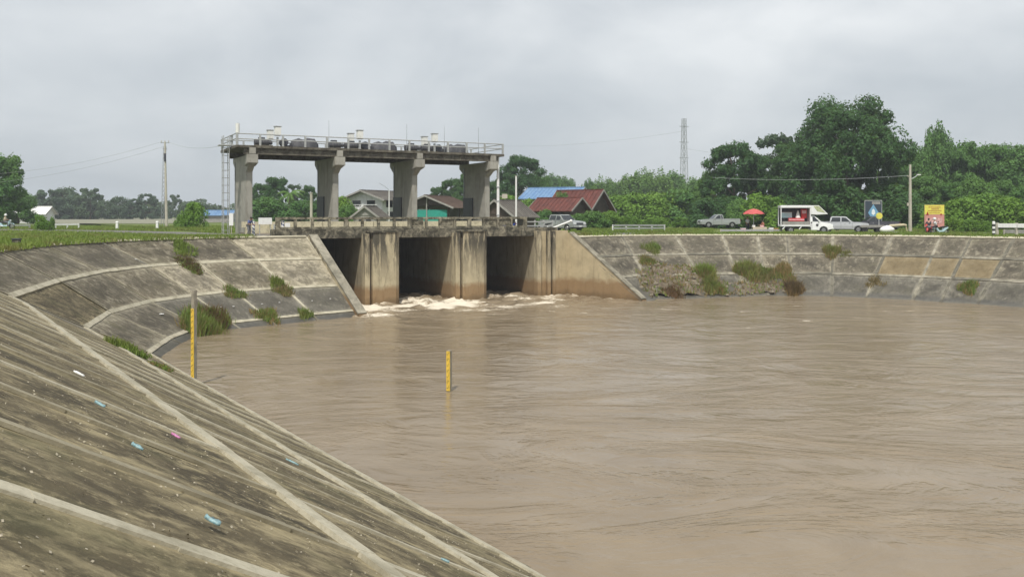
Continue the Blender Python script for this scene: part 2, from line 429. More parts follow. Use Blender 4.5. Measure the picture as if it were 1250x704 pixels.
M['grass'] = leaf_mat('green_grass_blades', (.085, .155, .026), (.155, .225, .045), dry=True)
M['grass_dry'] = leaf_mat('dry_grass_blades', (.17, .125, .06), (.24, .18, .085))
M['grass_red'] = leaf_mat('reddish_weeds', (.085, .05, .03), (.13, .08, .045))

t = NT('grassy_ground'); c = t.coord('World')
g = t.mix(t.ramp(t.noise(c, .12, 6, .6), .35, .65), (.10, .15, .030), (.155, .195, .045))
g = t.mix(t.m('MULTIPLY', t.ramp(t.noise(c, .7, 7, .7), .5, .68), .6), g, (.16, .145, .075))
g = t.mix(t.m('MULTIPLY', t.ramp(t.noise(c, 5, 6, .7), .45, .7), .4), g, (.055, .08, .022))
t.bump(t.noise(c, 8, 6, .7), .6, .06); M['ground'] = t.set(g, .95, 0, .2)
t = NT('fallow_field'); c = t.coord('World')
g = t.mix(t.ramp(t.noise(t.coord('World', (.02, .2, 1)), 1, 6, .6), .35, .65), (.25, .235, .19), (.19, .20, .13))
M['field'] = t.set(g, .95, 0, .2)

# --- muddy water, foam from a mesh attribute
t = NT('muddy_river_water')
c = t.coord('World')
g1 = t.noise(t.coord('World', (.12, .17, 1), rot=(0, 0, .5)), 1, 7, .62, 2.2)
col = t.mix(t.ramp(g1, .3, .7), (.190, .146, .094), (.247, .195, .131))
at = t.n('ShaderNodeAttribute', attribute_name='foam'); fo = at.outputs['Fac']
fn = t.noise(t.coord('World', (1.0, 1.6, 1)), 2.2, 9, .72, 1.2); fn2 = t.noise(c, 7, 8, .75, .6)
fmix = t.m('ADD', t.m('MULTIPLY', fn, .55), t.m('MULTIPLY', fn2, .45))
thr = t.m('SUBTRACT', .74, t.m('MULTIPLY', fo, .42))
mask = t.m('MULTIPLY', t.m('SUBTRACT', fmix, thr, True), 7.5, True)
soft = t.m('MULTIPLY', t.ramp(fo, .1, .9), .35)
col = t.mix(soft, col, (.46, .38, .28))
col = t.mix(t.m('MULTIPLY', mask, .9), col, (.72, .65, .53))
w1 = t.noise(t.coord('World', (.55, 1.7, 1), rot=(0, 0, -.16)), 1.0, 6, .62, .6)
w2 = t.noise(t.coord('World', (2.2, 5.0, 1), rot=(0, 0, .12)), 1.0, 5, .6, .4)
gust = t.ramp(t.noise(t.coord('World', (.10, .13, 1)), 1.0, 4, .6, .8), .42, .62)
gust2 = t.ramp(t.noise(t.coord('World', (.11, .20, 1), loc=(4, 9, 0)), 1.0, 5, .62, 1.8), .48, .62)
swirl = t.noise(t.coord('World', (.22, .34, 1), rot=(0, 0, .3)), 1.0, 5, .55, 3.2)
h = t.m('ADD', t.m('MULTIPLY', w1, t.m('ADD', t.m('MULTIPLY', gust2, 1.35), .15)), t.m('MULTIPLY', t.m('MULTIPLY', w2, .5), t.m('ADD', gust2, .12)))
h = t.m('ADD', h, t.m('MULTIPLY', swirl, 1.7))
t.bump(h, .42, .10)
rough = t.m('ADD', t.m('MULTIPLY', mask, .6), t.m('ADD', .10, t.m('MULTIPLY', gust, .07)))
t.b.inputs['IOR'].default_value = 1.33
M['water'] = t.set(col, rough, 0, .4)

# ------------------------------------------------------------------ the plan: barrage frame and bank stations
T0 = Vector((-22.7, 75.0, 0)); E = Vector((.887, .462, 0)).normalized(); Nn = Vector((.462, -.887, 0)).normalized()
def L(u, w, z=0.0): return T0 + E * u + Nn * w + Vector((0, 0, z))
PITCH = 7.25
BARR = Matrix.Translation(T0) @ Matrix(((E.x, Nn.x, 0, 0), (E.y, Nn.y, 0, 0), (0, 0, 1, 0), (0, 0, 0, 1)))
BARR_RZ = math.atan2(E.y, E.x)
def sm(a, b, x):
    k = min(1, max(0, (x - a) / (b - a))); return k * k * (3 - 2 * k)
def gz(x, y): return 5.02 - .30 * sm(-8, 16, x) + .50 * (1 - sm(16, 24, math.hypot(x + 1, y + 2)))
def X(px, Y): return (px - 625) / F * Y

nd = Vector((.825, .565)); dd = Vector((-.565, .825))
nd.normalize(); dd.normalize()
ZL = [5.02, 3.53, 1.8, .3, -1.6]
def near_station(a):
    S = [.70, 3.40, 6.40, 9.10, 12.4]
    k = 1 - sm(20, 30, abs(a)); S[0] = .70 - .88 * k
    return [(*(nd * s + dd * a), z + (.50 * k if i == 0 else 0)) for i, (s, z) in enumerate(zip(S, ZL))]
def far_station(cr, b1, b2, wt):
    wt = Vector(wt); b2v = Vector(b2)
    b3 = wt + (b2v - wt) * (.3 / 1.8); b4 = wt - (b2v - wt) * (1.6 / 1.8)
    return [(*cr, 5.02), (*b1, 3.53), (*b2, 1.8), (*b3, .3), (*b4, -1.6)]
near_as = [-60, -45, -30, -20, -12, -7.4] + [-3.2 + 2.1 * k for k in range(19)]
left_st = [near_station(a) for a in near_as]
left_st += [far_station((-19.4, 29.3), (-18.8, 33.2), (-18.1, 37.6), (-16.3, 41.0)),
            far_station((-22.3, 38.5), (-21.0, 41.0), (-19.8, 43.6), (-17.0, 45.5)),
            far_station((-24.0, 45.5), (-22.0, 47.5), (-20.0, 49.0), (-17.2, 50.3)),
            far_station((-23.9, 51.5), (-21.6, 53.0), (-18.9, 52.6), (-15.9, 51.6)),
            far_station((-22.3, 56.0), (-20.0, 56.5), (-17.4, 55.5), (-14.2, 53.2)),
            far_station((-19.4, 60.4), (-17.1, 59.6), (-14.8, 57.9), (-12.2, 55.6))]
Wc = L(1.7, 14.0); Wt = Vector((-9.9, 58.0))
def lerp2(a, b, k): return (a[0] + (b[0] - a[0]) * k, a[1] + (b[1] - a[1]) * k)
left_st.append([(*lerp2(Wc, Wt, k), z) for k, z in ((0, 5.02), (.30, 3.53), (.65, 1.8), (.95, .3), (1.3, -1.6))])
def right_station(cr, wt):
    return [(*lerp2(cr, wt, k), z) for k, z in ((0, 4.74), (.335, 3.16), (.66, 1.64), (1.0, 0.0), (1.33, -1.55))]
right_raw = [((4.6, 73.4), (9.9, 67.7)), ((9.6, 78), (11.5, 69.5)), ((14.6, 79.5), (15.9, 70.4)), ((19.0, 80.2), (18.8, 71.6)),
             ((22.2, 80.3), (20.9, 72.2)), ((24.8, 80.0), (22.9, 72.4)), ((28.6, 79), (25.9, 71.8)), ((32.9, 76.6), (28.2, 70.6)),
             ((36, 74.4), (31, 68.6)), ((37.6, 72.5), (32.4, 67)), ((39.8, 70.2), (34.4, 65.5)), ((42.0, 67.5), (36.3, 62.9)),
             ((44.6, 63.6), (38.6, 59.6)), ((47.5, 58), (41.2, 54.5)), ((50.5, 50), (43.8, 47.4)), ((54, 40), (47.2, 38)),
             ((59, 20), (52, 18.8)), ((63, -10), (56, -10)), ((67, -40), (60, -40))]
right_st = [right_station(a, b) for a, b in right_raw]

# ------------------------------------------------------------------ ground sheet (one sheet, out to the horizon)
road_pts = [(-140, 101), (-110, 99.5), (-80, 97), (-60, 92.5), (-42, 84), (-32, 76.5), tuple(L(-2, 8.75))[:2], tuple(L(10, 8.75))[:2], tuple(L(21.5, 8.75))[:2],
            (8.5, 81.4), (17, 87), (27, 91.5), (38, 92), (48, 88), (56, 80), (63, 66), (69, 45), (76, 10), (82, -40)]
def smooth_line(pts, n=6):
    out = []
    P = [Vector((p[0], p[1], 0)) for p in pts]
    for i in range(len(P) - 1):
        p0 = P[max(0, i - 1)]; p1 = P[i]; p2 = P[i + 1]; p3 = P[min(len(P) - 1, i + 2)]
        for k in range(n):
            t_ = k / n
            out.append(.5 * ((2 * p1) + (-p0 + p2) * t_ + (2 * p0 - 5 * p1 + 4 * p2 - p3) * t_ ** 2 + (-p0 + 3 * p1 - 3 * p2 + p3) * t_ ** 3))
    out.append(P[-1]); return out
road_line = smooth_line(road_pts)
crest = [Vector(s[0]) for s in left_st]
inner = []
def dens(a, b, step=2.0):
    n = max(1, int((b - a).length / step)); return [a + (b - a) * (i / n) for i in range(n)]
loop = crest + [L(.3, 13.4, gz(-16, 62)), L(23.3, 13.4, gz(4, 73))] + [Vector(s[0]) for s in right_st] + [Vector((56, -60, 4.7)), Vector((40, -62, 4.9))]
for i in range(len(loop)): inner += dens(loop[i], loop[(i + 1) % len(loop)], 2.5)
cen = Vector((12, 22, 0))
offs = [0, .4, 1, 2, 3.5, 5.5, 8, 12, 17, 24, 33, 45, 60, 85, 120, 180, 300, 550, 900, 1300]
vs = []; fs = []; n = len(inner)
for k, o_ in enumerate(offs):
    for p in inner:
        d = Vector((p.x - cen.x, p.y - cen.y, 0)); ln = d.length; q = cen + d * ((ln + o_) / ln)
        if k == 0: z = p.z + .0
        else:
            z = gz(q.x, q.y) + (.10 * (mnoise.noise(Vector((q.x * .25, q.y * .25, 0)))) if 1 < k < 10 else 0) * min(1, o_ / 4)
            dr = min((Vector((q.x, q.y, 0)) - r_).length for r_ in road_line[::2]) if k < 12 else 9
            if dr < 5: z = gz(q.x, q.y) - .01
        vs.append((q.x, q.y, z))
for k in range(len(offs) - 1):
    for i in range(n):
        j = (i + 1) % n; fs.append((k * n + i, k * n + j, (k + 1) * n + j, (k + 1) * n + i))
mb = MB(); mb.v = vs; mb.f = fs; mb.m = [0] * len(fs)
gr = mb.build('ground', M['ground'], smooth=True); tag(gr, 'grassy ground around the basin', kind='structure')
# road
def strip(line, hw, dz, name, mat, kind='structure', zf=gz):
    mb = MB(); v = []; f = []
    for i, p in enumerate(line):
        d = (line[min(i + 1, len(line) - 1)] - line[max(i - 1, 0)]).normalized(); s_ = Vector((-d.y, d.x, 0))
        for k in (-1, -.5, 0, .5, 1):
            q = p + s_ * hw * k; v.append((q.x, q.y, zf(q.x, q.y) + dz + .03 * (1 - k * k)))
    for i in range(len(line) - 1):
        for k in range(4):
            a = i * 5 + k; f.append((a, a + 1, a + 6, a + 5))
    mb.v = v; mb.f = f; mb.m = [0] * len(f); o = mb.build(name, mat, smooth=True)
    return tag(o, kind=kind)
tag(strip(road_line, 3.1, .05, 'road', M['asphalt']), 'grey asphalt road along the bank and over the barrage')
mb = MB(); mb.add([(-115, 165, 5.07), (-60, 150, 5.07), (-50, 330, 5.07), (-240, 420, 5.07)], [(0, 1, 2, 3)])
tag(mb.build('field', M['field']), 'pale fallow field beyond the road', kind='structure')

# basin bed below the water (earth), so nothing is hollow
mb = MB(); mb.add([(-60, -70, -1.9), (90, -70, -1.9), (90, 110, -1.9), (-60, 110, -1.9)], [(0, 1, 2, 3)])
tag(mb.build('river_bed', M['soil']), kind='structure')

# ------------------------------------------------------------------ concrete slope linings: panels and beams, each a piece
def lining(name, label, st, pick, beam_w, beam_m, nlev, rail_levels, uv0=0.0, p_faint=.15, faint=None, edge=None):
    root = empty(name, (0, 0, 0), label=label, kind='structure')
    ulen = uv0
    for i in range(len(st) - 1):
        A = [Vector(p) for p in st[i]]; B = [Vector(p) for p in st[i + 1]]
        wid = max((A[1] - B[1]).length, .3)
        vlen = 0
        for k in range(nlev):
            a0, a1, b0, b1 = A[k], A[k + 1], B[k], B[k + 1]
            nu = 4; nv = 4
            nrm = (b0 - a0).cross(a1 - a0)
            if nrm.length < 1e-4: nrm = (b1 - a1).cross(a1 - a0)
            nrm.normalize()
            if nrm.z < 0: nrm = -nrm
            off = random.uniform(-.005, .005); tilt = random.uniform(-.012, .012)
            v = []; uvs = []; fr = []
            for iu in range(nu + 1):
                for iv in range(nv + 1):
                    fu = iu / nu; fv = iv / nv
                    p = (a0 * (1 - fu) + b0 * fu) * (1 - fv) + (a1 * (1 - fu) + b1 * fu) * fv
                    # slight real unevenness of the slab
                    p = p + nrm * (off + tilt * (fu - .5) + .014 * mnoise.noise(p * .9))
                    v.append(tuple(p)); uvs.append((ulen + fu * wid, vlen + fv * (a1 - a0).length)); fr.append((min(fu, 1 - fu) * wid, min(fv, 1 - fv) * (a1 - a0).length))
            f = []
            for iu in range(nu):
                for iv in range(nv):
                    a = iu * (nv + 1) + iv; f.append((a, a + nv + 1, a + nv + 2, a + 1))
            me = bpy.data.meshes.new('panel'); me.from_pydata(v, [], f)
            me.materials.append(M[pick(i, k, (a0 + b1) / 2)])
            me.polygons.foreach_set('use_smooth', [True] * len(f))
            ul = me.uv_layers.new(name='UVMap')
            for pl in me.polygons:
                for li in pl.loop_indices: ul.data[li].uv = uvs[me.loops[li].vertex_index]
            u2 = me.uv_layers.new(name='edge_distance')
            for li in range(len(me.loops)): u2.data[li].uv = fr[me.loops[li].vertex_index]
            bm = bmesh.new(); bm.from_mesh(me)
            if bm.faces and sum((f_.normal.z for f_ in bm.faces)) < 0: bmesh.ops.reverse_faces(bm, faces=bm.faces)
            bm.to_mesh(me); bm.free()
            o = bpy.data.objects.new('panel', me); COL.objects.link(o); link_child(o, root)
            vlen += (a1 - a0).length
        ulen += wid
    # ribs running down the slope
    def rib(P, w, h, name, q=1.0, mat=None, nrm=None):
        mb = MB()
        for a, b in zip(P[:-1], P[1:]):
            nseg = max(1, int((b - a).length / .8)); 
            for s_ in range(nseg):
                p = a + (b - a) * (s_ / nseg); r = a + (b - a) * ((s_ + 1) / nseg)
                ww = w * random.uniform(.86, 1.12) * q
                mb.bar(p + Vector((0, 0, random.uniform(-.006, .006))), r, ww, h, nrm=nrm)
        mb.build(name, mat or beam_m, root)
    for i, s_ in enumerate(st):
        P = [Vector(p) + Vector((0, 0, .015)) for p in s_[:nlev + 1]]
        for k in range(nlev):
            rib(P[k:k + 2], beam_w * random.uniform(.5, .78), .034 if faint is not None and p_faint < .4 else .04, 'rib_beam', mat=faint if random.random() < p_faint else None)
    for k in rail_levels:
        w = beam_w * (1.2 if k == 0 else .95)
        for i in range(len(st) - 1):
            a = Vector(st[i][k]) + Vector((0, 0, .024 if k else .03)); b = Vector(st[i + 1][k]) + Vector((0, 0, .024 if k else .03))
            if k == 0: dn = Vector(st[i][1]) - Vector(st[i][0])
            else: dn = Vector(st[i][k]) - Vector(st[i][k - 1])
            nm_ = (b - a).cross(dn).normalized(); nm_ = nm_ if nm_.z > 0 else -nm_
            nm_ = (nm_ + (Vector((0, 0, 1)) if k == 0 else Vector((0, 0, .15)))).normalized()
            rib([a, b], w, .06, 'edge_beam' if k == 0 else 'cross_beam', nrm=nm_, mat=edge if k == 0 else (faint if p_faint > .4 and random.random() < p_faint * .5 else None))
    return root
def pick_left(i, k, c):
    nn = len(near_as)
    if i < nn - 1: return 'panel_near'
    j = i - (nn - 1)
    tab = {0: ['panel_near', 'panel_mid', 'panel_near', 'panel_dark'], 1: ['panel_mid', 'panel_near', 'panel_mid', 'panel_dark'],
           2: ['panel_mid', 'panel_mid', 'panel_dark', 'panel_slate'], 3: ['panel_dark', 'panel_mid', 'panel_slate', 'panel_slate'],
           4: ['panel_mid', 'panel_pale', 'panel_slate', 'panel_slate'], 5: ['panel_dark', 'panel_mid', 'panel_slate', 'panel_slate'],
           6: ['panel_pale', 'panel_pale', 'panel_slate', 'panel_slate']}
    return tab.get(j, tab[6])[min(k, 3)]
lining('left_bank_lining', 'weathered concrete panel lining of the near and left banks', left_st, pick_left, .25, M['beam'], 4, [0, 1, 2, 3], p_faint=.35, faint=M['beam_soft'])
def pick_right(i, k, c):
    if k == 0: return 'panel_dark'
    if k == 1: return 'panel_sand' if i >= 7 and i not in (10,) else 'panel_dark' if i != 4 else 'panel_mid'
    return 'panel_slate' if i != 3 else 'panel_mid'
lining('right_bank_lining', 'dark concrete panel lining of the far right bank', right_st, pick_right, .34, M['beam_far'], 4, [0, 1, 2], p_faint=.5, faint=M['beam_faint'], edge=M['beam_edge'])

# ------------------------------------------------------------------ water surface
def grid_water():
    x0, x1, y0, y1 = -26, 62, -10, 76
    xs = np.arange(x0, x1 + .01, .36); ys = np.arange(y0, y1 + .01, .36)
    nx, ny = len(xs), len(ys)
    v = []; foam = []
    outs = [L(PITCH * (k + .5), 14.0) for k in range(3)]
    streaks = []
    rnd = random.Random(5)
    # foam lines drifting off the outlets; each a real, gently curved line of bubbles
    def fl(pts, w, s): streaks.append(([Vector((p[0], p[1])) for p in pts], w, s))
    fl([(9, 62.5), (14, 60.5), (21, 60), (28, 61), (34, 60.5)], .25, .62)
    fl([(15, 66), (20, 64.2), (26, 64.5), (30.5, 63.4)], .22, .6)
    fl([(2, 52), (6, 51), (10, 50.6)], .18, .55); fl([(10.4, 51.0), (12, 51.2), (14.4, 51.9)], .16, .75)
    fl([(22, 66.9), (24, 66.8), (27, 66.5)], .2, .7); fl([(17, 55), (22, 55.6), (27, 55)], .18, .6); fl([(-1.2, 44.8), (1.4, 43.9), (4, 43.8)], .14, .6)
    fl([(2, 61), (5, 59.5), (8, 57.5)], .3, .7); fl([(22, 57), (25, 56.4)], .22, .7)
    fl([(-8, 57), (-3, 58.5), (3, 58.8), (8, 57.8)], .3, .5)
    for y in ys:
        for x in xs:
            p = Vector((x, y)); d = Vector((x, y, 0)) - T0
            u = d.dot(E); w = d.dot(Nn)
            # turbulence in front of the three openings
            turb = 0
            if w > 8 and -3 < u < 34:
                near = math.exp(-max(0, w - 16.5 - 1.6 * mnoise.noise(Vector((u * .35, 2.2, 0)))) / 6.0)
                side = sm(-1, 3, u) * (1 - .2 * sm(14, 20, u)) * (1 - sm(26, 33, u))
                turb = near * side
                # the jets reach further in the middle of each opening
                for o in outs:
                    du = u - (o - T0).dot(E)
                    turb += .5 * math.exp(-(du / 1.7) ** 2) * math.exp(-max(0, w - 14.5) / 5.0)
            turb = min(1.25, turb)
            fo = turb * (.76 + 1.1 * mnoise.noise(Vector((u * .38, w * .62, 3.3))) + .5 * mnoise.noise(Vector((u * 1.1, w * 1.6, 8.3)))) 
            if w < 14: fo *= .45
            for pts, wd, s_ in streaks:
                if x < pts[0].x - 1 or x > pts[-1].x + 1: continue
                for a, b in zip(pts[:-1], pts[1:]):
                    ab = b - a; k = max(0, min(1, (p - a).dot(ab) / ab.length_squared)); dist = (a + ab * k - p).length
                    if dist < wd * 5:
                        wd2 = wd * 1.7; q = 1.15 * s_ * math.exp(-(dist / wd2) ** 2) * (.50 + .9 * mnoise.noise(Vector((x * .9, y * .9, 9))))
                        fo = max(fo, q)
            z = .020 * mnoise.noise(Vector((x * .55, y * 1.1, 0))) + .012 * mnoise.noise(Vector((x * 1.3, y * 2.4, 4)))
            z += turb * (.30 * mnoise.noise(Vector((u * .9, w * 1.3, 1))) + .16 * mnoise.noise(Vector((u * 2.1, w * 2.6, 7))) + .03)
            v.append((x, y, z)); foam.append(max(0, min(1, fo)))
    f = []
    for j in range(ny - 1):
        for i in range(nx - 1):
            a = j * nx + i; f.append((a, a + 1, a + nx + 1, a + nx))
    # skirt to the unseen part of the channel
    me = bpy.data.meshes.new('water'); me.from_pydata(v, [], f); me.materials.append(M['water'])
    at = me.attributes.new('foam', 'FLOAT', 'POINT'); at.data.foreach_set('value', foam)
    me.polygons.foreach_set('use_smooth', [True] * len(f))
    o = bpy.data.objects.new('water', me); COL.objects.link(o)
    tag(o, 'brown muddy water filling the stilling basin', kind='structure')
    mb = MB()
    mb.add([(x0, -70, 0), (x1 + 20, -70, 0), (x1 + 20, y0, 0), (x0, y0, 0)], [(0, 1, 2, 3)])
    o2 = mb.build('water', M['water']); tag(o2, 'muddy water of the channel leaving the basin', kind='structure')
grid_water()

# ------------------------------------------------------------------ the barrage
B = empty('sluice_barrage', T0, BARR_RZ, 'stained concrete sluice barrage with three openings under a raised hoist platform', 'barrage')
def bpart(mb, name, mat, bevel=.0, smooth=False):
    mb.v = [(p[0], -p[1], p[2]) for p in mb.v]
    o = mb.build(name, mat, B, bevel=bevel, smooth=smooth); return o
# local frame: x along the row, y upstream, z up; the numbers below give y downstream and bpart() turns it round
DOWN = 14.0
for k in range(4):
    u = PITCH * k
    # lower pier body and downstream nose
    if k in (1, 2):
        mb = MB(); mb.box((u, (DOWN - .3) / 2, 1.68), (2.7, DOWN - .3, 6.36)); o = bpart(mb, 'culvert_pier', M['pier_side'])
        mb = MB()
        prof = [(u - .78, DOWN - .35), (u - .78, DOWN + .62), (u - .70, DOWN + .70), (u + 1.0, DOWN + .70), (u + 1.33, DOWN + .40), (u + 1.33, DOWN - .35)]
        mb.prism(prof, lambda p, q, t_: (p, q, t_), -1.5, 5.28); bpart(mb, 'pier_nose', M['barrage'])
        mb = MB(); mb.box((u - 1.17, DOWN + .1, 1.85), (.36, .9, 6.7)); bpart(mb, 'pilaster', M['barrage'])
        mb = MB(); mb.box((u - .88, DOWN + .02, 1.7), (.20, .56, 6.2)); bpart(mb, 'stoplog_slot', M['tunnel'])
        mb = MB(); mb.box((u + .12, DOWN + .2, 5.36), (2.2, 1.15, .14)); bpart(mb, 'nose_cap', M['fascia'])
# left and right abutments
mb = MB(); mb.box((0.2, DOWN / 2, 1.68), (2.3, DOWN - .2, 6.36)); bpart(mb, 'abutment', M['barrage'])
mb = MB(); mb.box((21.95, DOWN / 2 - .1, 1.70), (2.9, DOWN - .2, 6.8)); bpart(mb, 'abutment', M['pier_side'])
mb = MB(); mb.box((22.72, DOWN + .02, 1.80), (1.30, .50, 7.0)); mb.box((21.1, DOWN - .1, 1.8), (.55, .4, 6.9)); bpart(mb, 'abutment_face', M['wing'])
for uu, ww in ((20.62, .34), (21.55, .26), (22.02, .22)):
    mb = MB(); mb.box((uu, DOWN + .08, 1.80), (ww, .60, 6.96)); bpart(mb, 'pilaster', M['barrage'])
# ceiling, back gate leaves, sill floor of the culverts
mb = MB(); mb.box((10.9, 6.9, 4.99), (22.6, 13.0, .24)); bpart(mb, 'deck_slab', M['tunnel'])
for k in range(3):
    mb = MB(); mb.box((PITCH * (k + .5), 2.0, 1.7), (4.56, .25, 6.3))
    for j in range(4): mb.box((PITCH * (k + .5), 2.25, .6 + j * 1.15), (4.5, .25, .18))
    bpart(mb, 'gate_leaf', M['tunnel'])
# edge beam over the openings with worn consoles
for w0, nm in ((13.55, 'edge_beam'), (4.2, 'edge_beam')):
    for k in range(3):
        a = PITCH * k - (.7 if k == 0 else 0) + .01; b = PITCH * (k + 1) - .01 - (-.9 if k == 2 else 0)
        mb = MB(); mb.box(((a + b) / 2, w0, 5.21), (b - a, .46, .70)); bpart(mb, nm, M['fascia'] if w0 > 10 else M['cream_wall'], bevel=.03)
# downstream parapet: every post and rail its own piece
mbp = MB(); mbp.box((0, 0, .46), (.20, .20, .90)); post0 = None
RL = [-.2, 19.75]
npost = 17
for i in range(npost):
    u = RL[0] + (RL[1] - RL[0]) * i / (npost - 1)
    h_ = 1.0 if i % 4 else 1.04
    if i == 9: u += .1
    if post0 is None or i % 4 == 0:
        mb = MB(); s_ = .30 if i % 4 == 0 else .19
        mb.box((0, 0, .43), (s_, .24, .86)); post = mb.build('parapet_post', M['parapet'], B, bevel=.02); post.location = (u, -13.5, 5.55)
        if i % 4: post0 = post
    else:
        inst(post0, B, (u, -13.5, 5.55), 0)
    if i < npost - 1:
        u2 = RL[0] + (RL[1] - RL[0]) * (i + 1) / (npost - 1)
        mb = MB(); mb.box(((u + u2) / 2, 13.5, 6.33), (u2 - u - .02, .25, .17 + random.uniform(-.02, .02))); bpart(mb, 'parapet_rail', M['parapet'], bevel=.02)
        mb = MB(); mb.box(((u + u2) / 2, 13.5, 5.64), (u2 - u - .21, .2, .15)); bpart(mb, 'parapet_rail', M['parapet'])
        if i in (8, 10, 13, 14):   # some bays carry an infill slab
            mb = MB(); mb.box(((u + u2) / 2, 13.47, 5.98), (u2 - u - .25, .10, .50)); bpart(mb, 'parapet_infill', M['parapet'])
# upstream parapet, cream and low
for k in range(11):
    a = -1.0 + k * 2.2
    mb = MB(); mb.box((a + 1.1, 4.25, 5.80), (2.14, .18, .46)); bpart(mb, 'upstream_parapet_panel', M['cream_wall'])
# tower piers
for k in range(4):
    u = PITCH * k
    prof = [(-2.4, 4.9), (-2.4, 10.4), (-3.5, 11.1), (-3.5, 11.5), (3.75, 11.5), (3.75, 10.85), (2.4, 10.1), (2.4, 4.9)]
    mb = MB(); mb.prism(prof, lambda p, q, t_: (t_, p, q), u - .26, u + .26); bpart(mb, 'tower_pier', M['tower'], bevel=.04)
    mb = MB(); mb.prism([(2.6, 10.55), (3.78, 10.78), (3.78, 11.49), (2.6, 11.49)], lambda p, q, t_: (t_, p, q), u - .44, u + .44); bpart(mb, 'cap_block', M['tower'], bevel=.03)
    if k:
        mb = MB(); mb.box((u - .31, -1.25, 6.85), (.10, 2.15, 2.7)); bpart(mb, 'gate_guide_panel', M['black_panel'])
    mb = MB(); mb.box((u - .32, -2.2, 8.3), (.06, .07, 5.6)); bpart(mb, 'guide_rail', M['steel'])
# platform slab, fascia beams
U0, U1 = -1.3, 22.9
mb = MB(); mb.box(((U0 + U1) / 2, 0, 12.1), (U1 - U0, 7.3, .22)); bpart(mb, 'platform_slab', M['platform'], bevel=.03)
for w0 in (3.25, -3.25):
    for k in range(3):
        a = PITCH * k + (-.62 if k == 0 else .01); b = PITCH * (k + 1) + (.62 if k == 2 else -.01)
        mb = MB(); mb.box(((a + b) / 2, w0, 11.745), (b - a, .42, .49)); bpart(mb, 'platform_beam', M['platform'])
for k in range(4):
    mb = MB(); mb.box((PITCH * k, 3.62, 11.78), (.5, .24, .5)); bpart(mb, 'bearing_block', M['tower'])
# platform railing
post0 = None
nP = 14
for w0 in (3.5, -3.5):
    for i in range(nP):
        u = U0 + .1 + (U1 - U0 - .2) * i / (nP - 1)
        if post0 is None:
            mb = MB(); mb.box((0, 0, .47), (.15, .13, .95)); post0 = mb.build('railing_post', M['steel_rail'], B); post0.location = (u, -w0, 12.21)
        else: inst(post0, B, (u, -w0, 12.21), 0)
    for zc in (13.14, 12.72):
        mb = MB(); mb.tube((U0, w0, zc), (U1, w0, zc), .045, n=8); bpart(mb, 'handrail', M['steel_rail'])
for u in (U0 + .05, U1 - .05):
    for zc in (13.14, 12.72):
        mb = MB(); mb.tube((u, -3.45, zc), (u, 3.45, zc), .045, n=8); bpart(mb, 'handrail', M['steel_rail'])
# lightning rods
for u in (6.4, 13.4, 17.0, 20.4):
    mb = MB(); mb.tube((u, 3.3, 12.2), (u, 3.3, 14.6), .025, .012, 6); bpart(mb, 'lightning_rod', M['steel'])
# access ladder at the left end
mb = MB()
for q in (-.35, .35):
    for uu in (-1.9, -1.45): mb.tube((uu, q + 1.2, 4.9), (uu, q + 1.2, 13.1), .035, n=6)
lad = bpart(mb, 'ladder_frame', M['steel_rail'])
for i in range(13):
    z = 5.3 + i * .62
    mb = MB(); mb.bar((-1.9, .85, z), (-1.9, 1.55, z), .05, .05); mb.bar((-1.45, .85, z), (-1.45, 1.55, z), .05, .05); mb.bar((-1.9, .85, z), (-1.45, .85, z), .05, .05)
    bpart(mb, 'rung', M['steel_rail'])
mb = MB(); mb.box((-1.7, 1.2, 12.3), (1.1, .9, .08)); mb.box((-1.2, 1.2, 12.75), (.08, .8, .9)); bpart(mb, 'ladder_landing', M['steel_rail'])
# wing walls (world coordinates brought into the barrage's frame)
Binv = BARR.inverted()
def wing(A, Bp, ztop, zend, thick, side, mat, name='wing_wall'):
    A = Vector((A[0], A[1], 0)); Bp = Vector((Bp[0], Bp[1], 0)); d = (Bp - A).normalized(); s_ = Vector((-d.y, d.x, 0)) * side
    Ln = (Bp - A).length; mb = MB(); prof = [(0, -1.5), (0, ztop), (.25, ztop), (Ln, zend), (Ln + .35, -1.5)]
    mb.prism(prof, lambda p, q, t_: tuple(Binv @ (A + d * p + s_ * t_ + Vector((0, 0, q)))), 0, thick)
    bpart(mb, name, mat)
    # coping
    mb = MB(); n_ = 6
    for i in range(n_):
        p0 = A + d * (.25 + (Ln - .25) * i / n_) + Vector((0, 0, ztop + (zend - ztop) * i / n_ + .04)) + s_ * thick * .5
        p1 = A + d * (.25 + (Ln - .25) * (i + 1) / n_ - .015) + Vector((0, 0, ztop + (zend - ztop) * (i + 1) / n_ + .04)) + s_ * thick * .5
        m2 = MB(); m2.bar(Binv @ p0, Binv @ p1, thick + .10, .10); bpart(m2, 'coping', M['beam_far'])
WR0 = L(23.35, 14.25)
wing(WR0, (9.95, 67.55), 5.10, .12, .45, 1, M['wing'])
wing(L(2.35, 14.0), (-9.50, 57.75), 5.12, .15, .55, -1, M['barrage'])

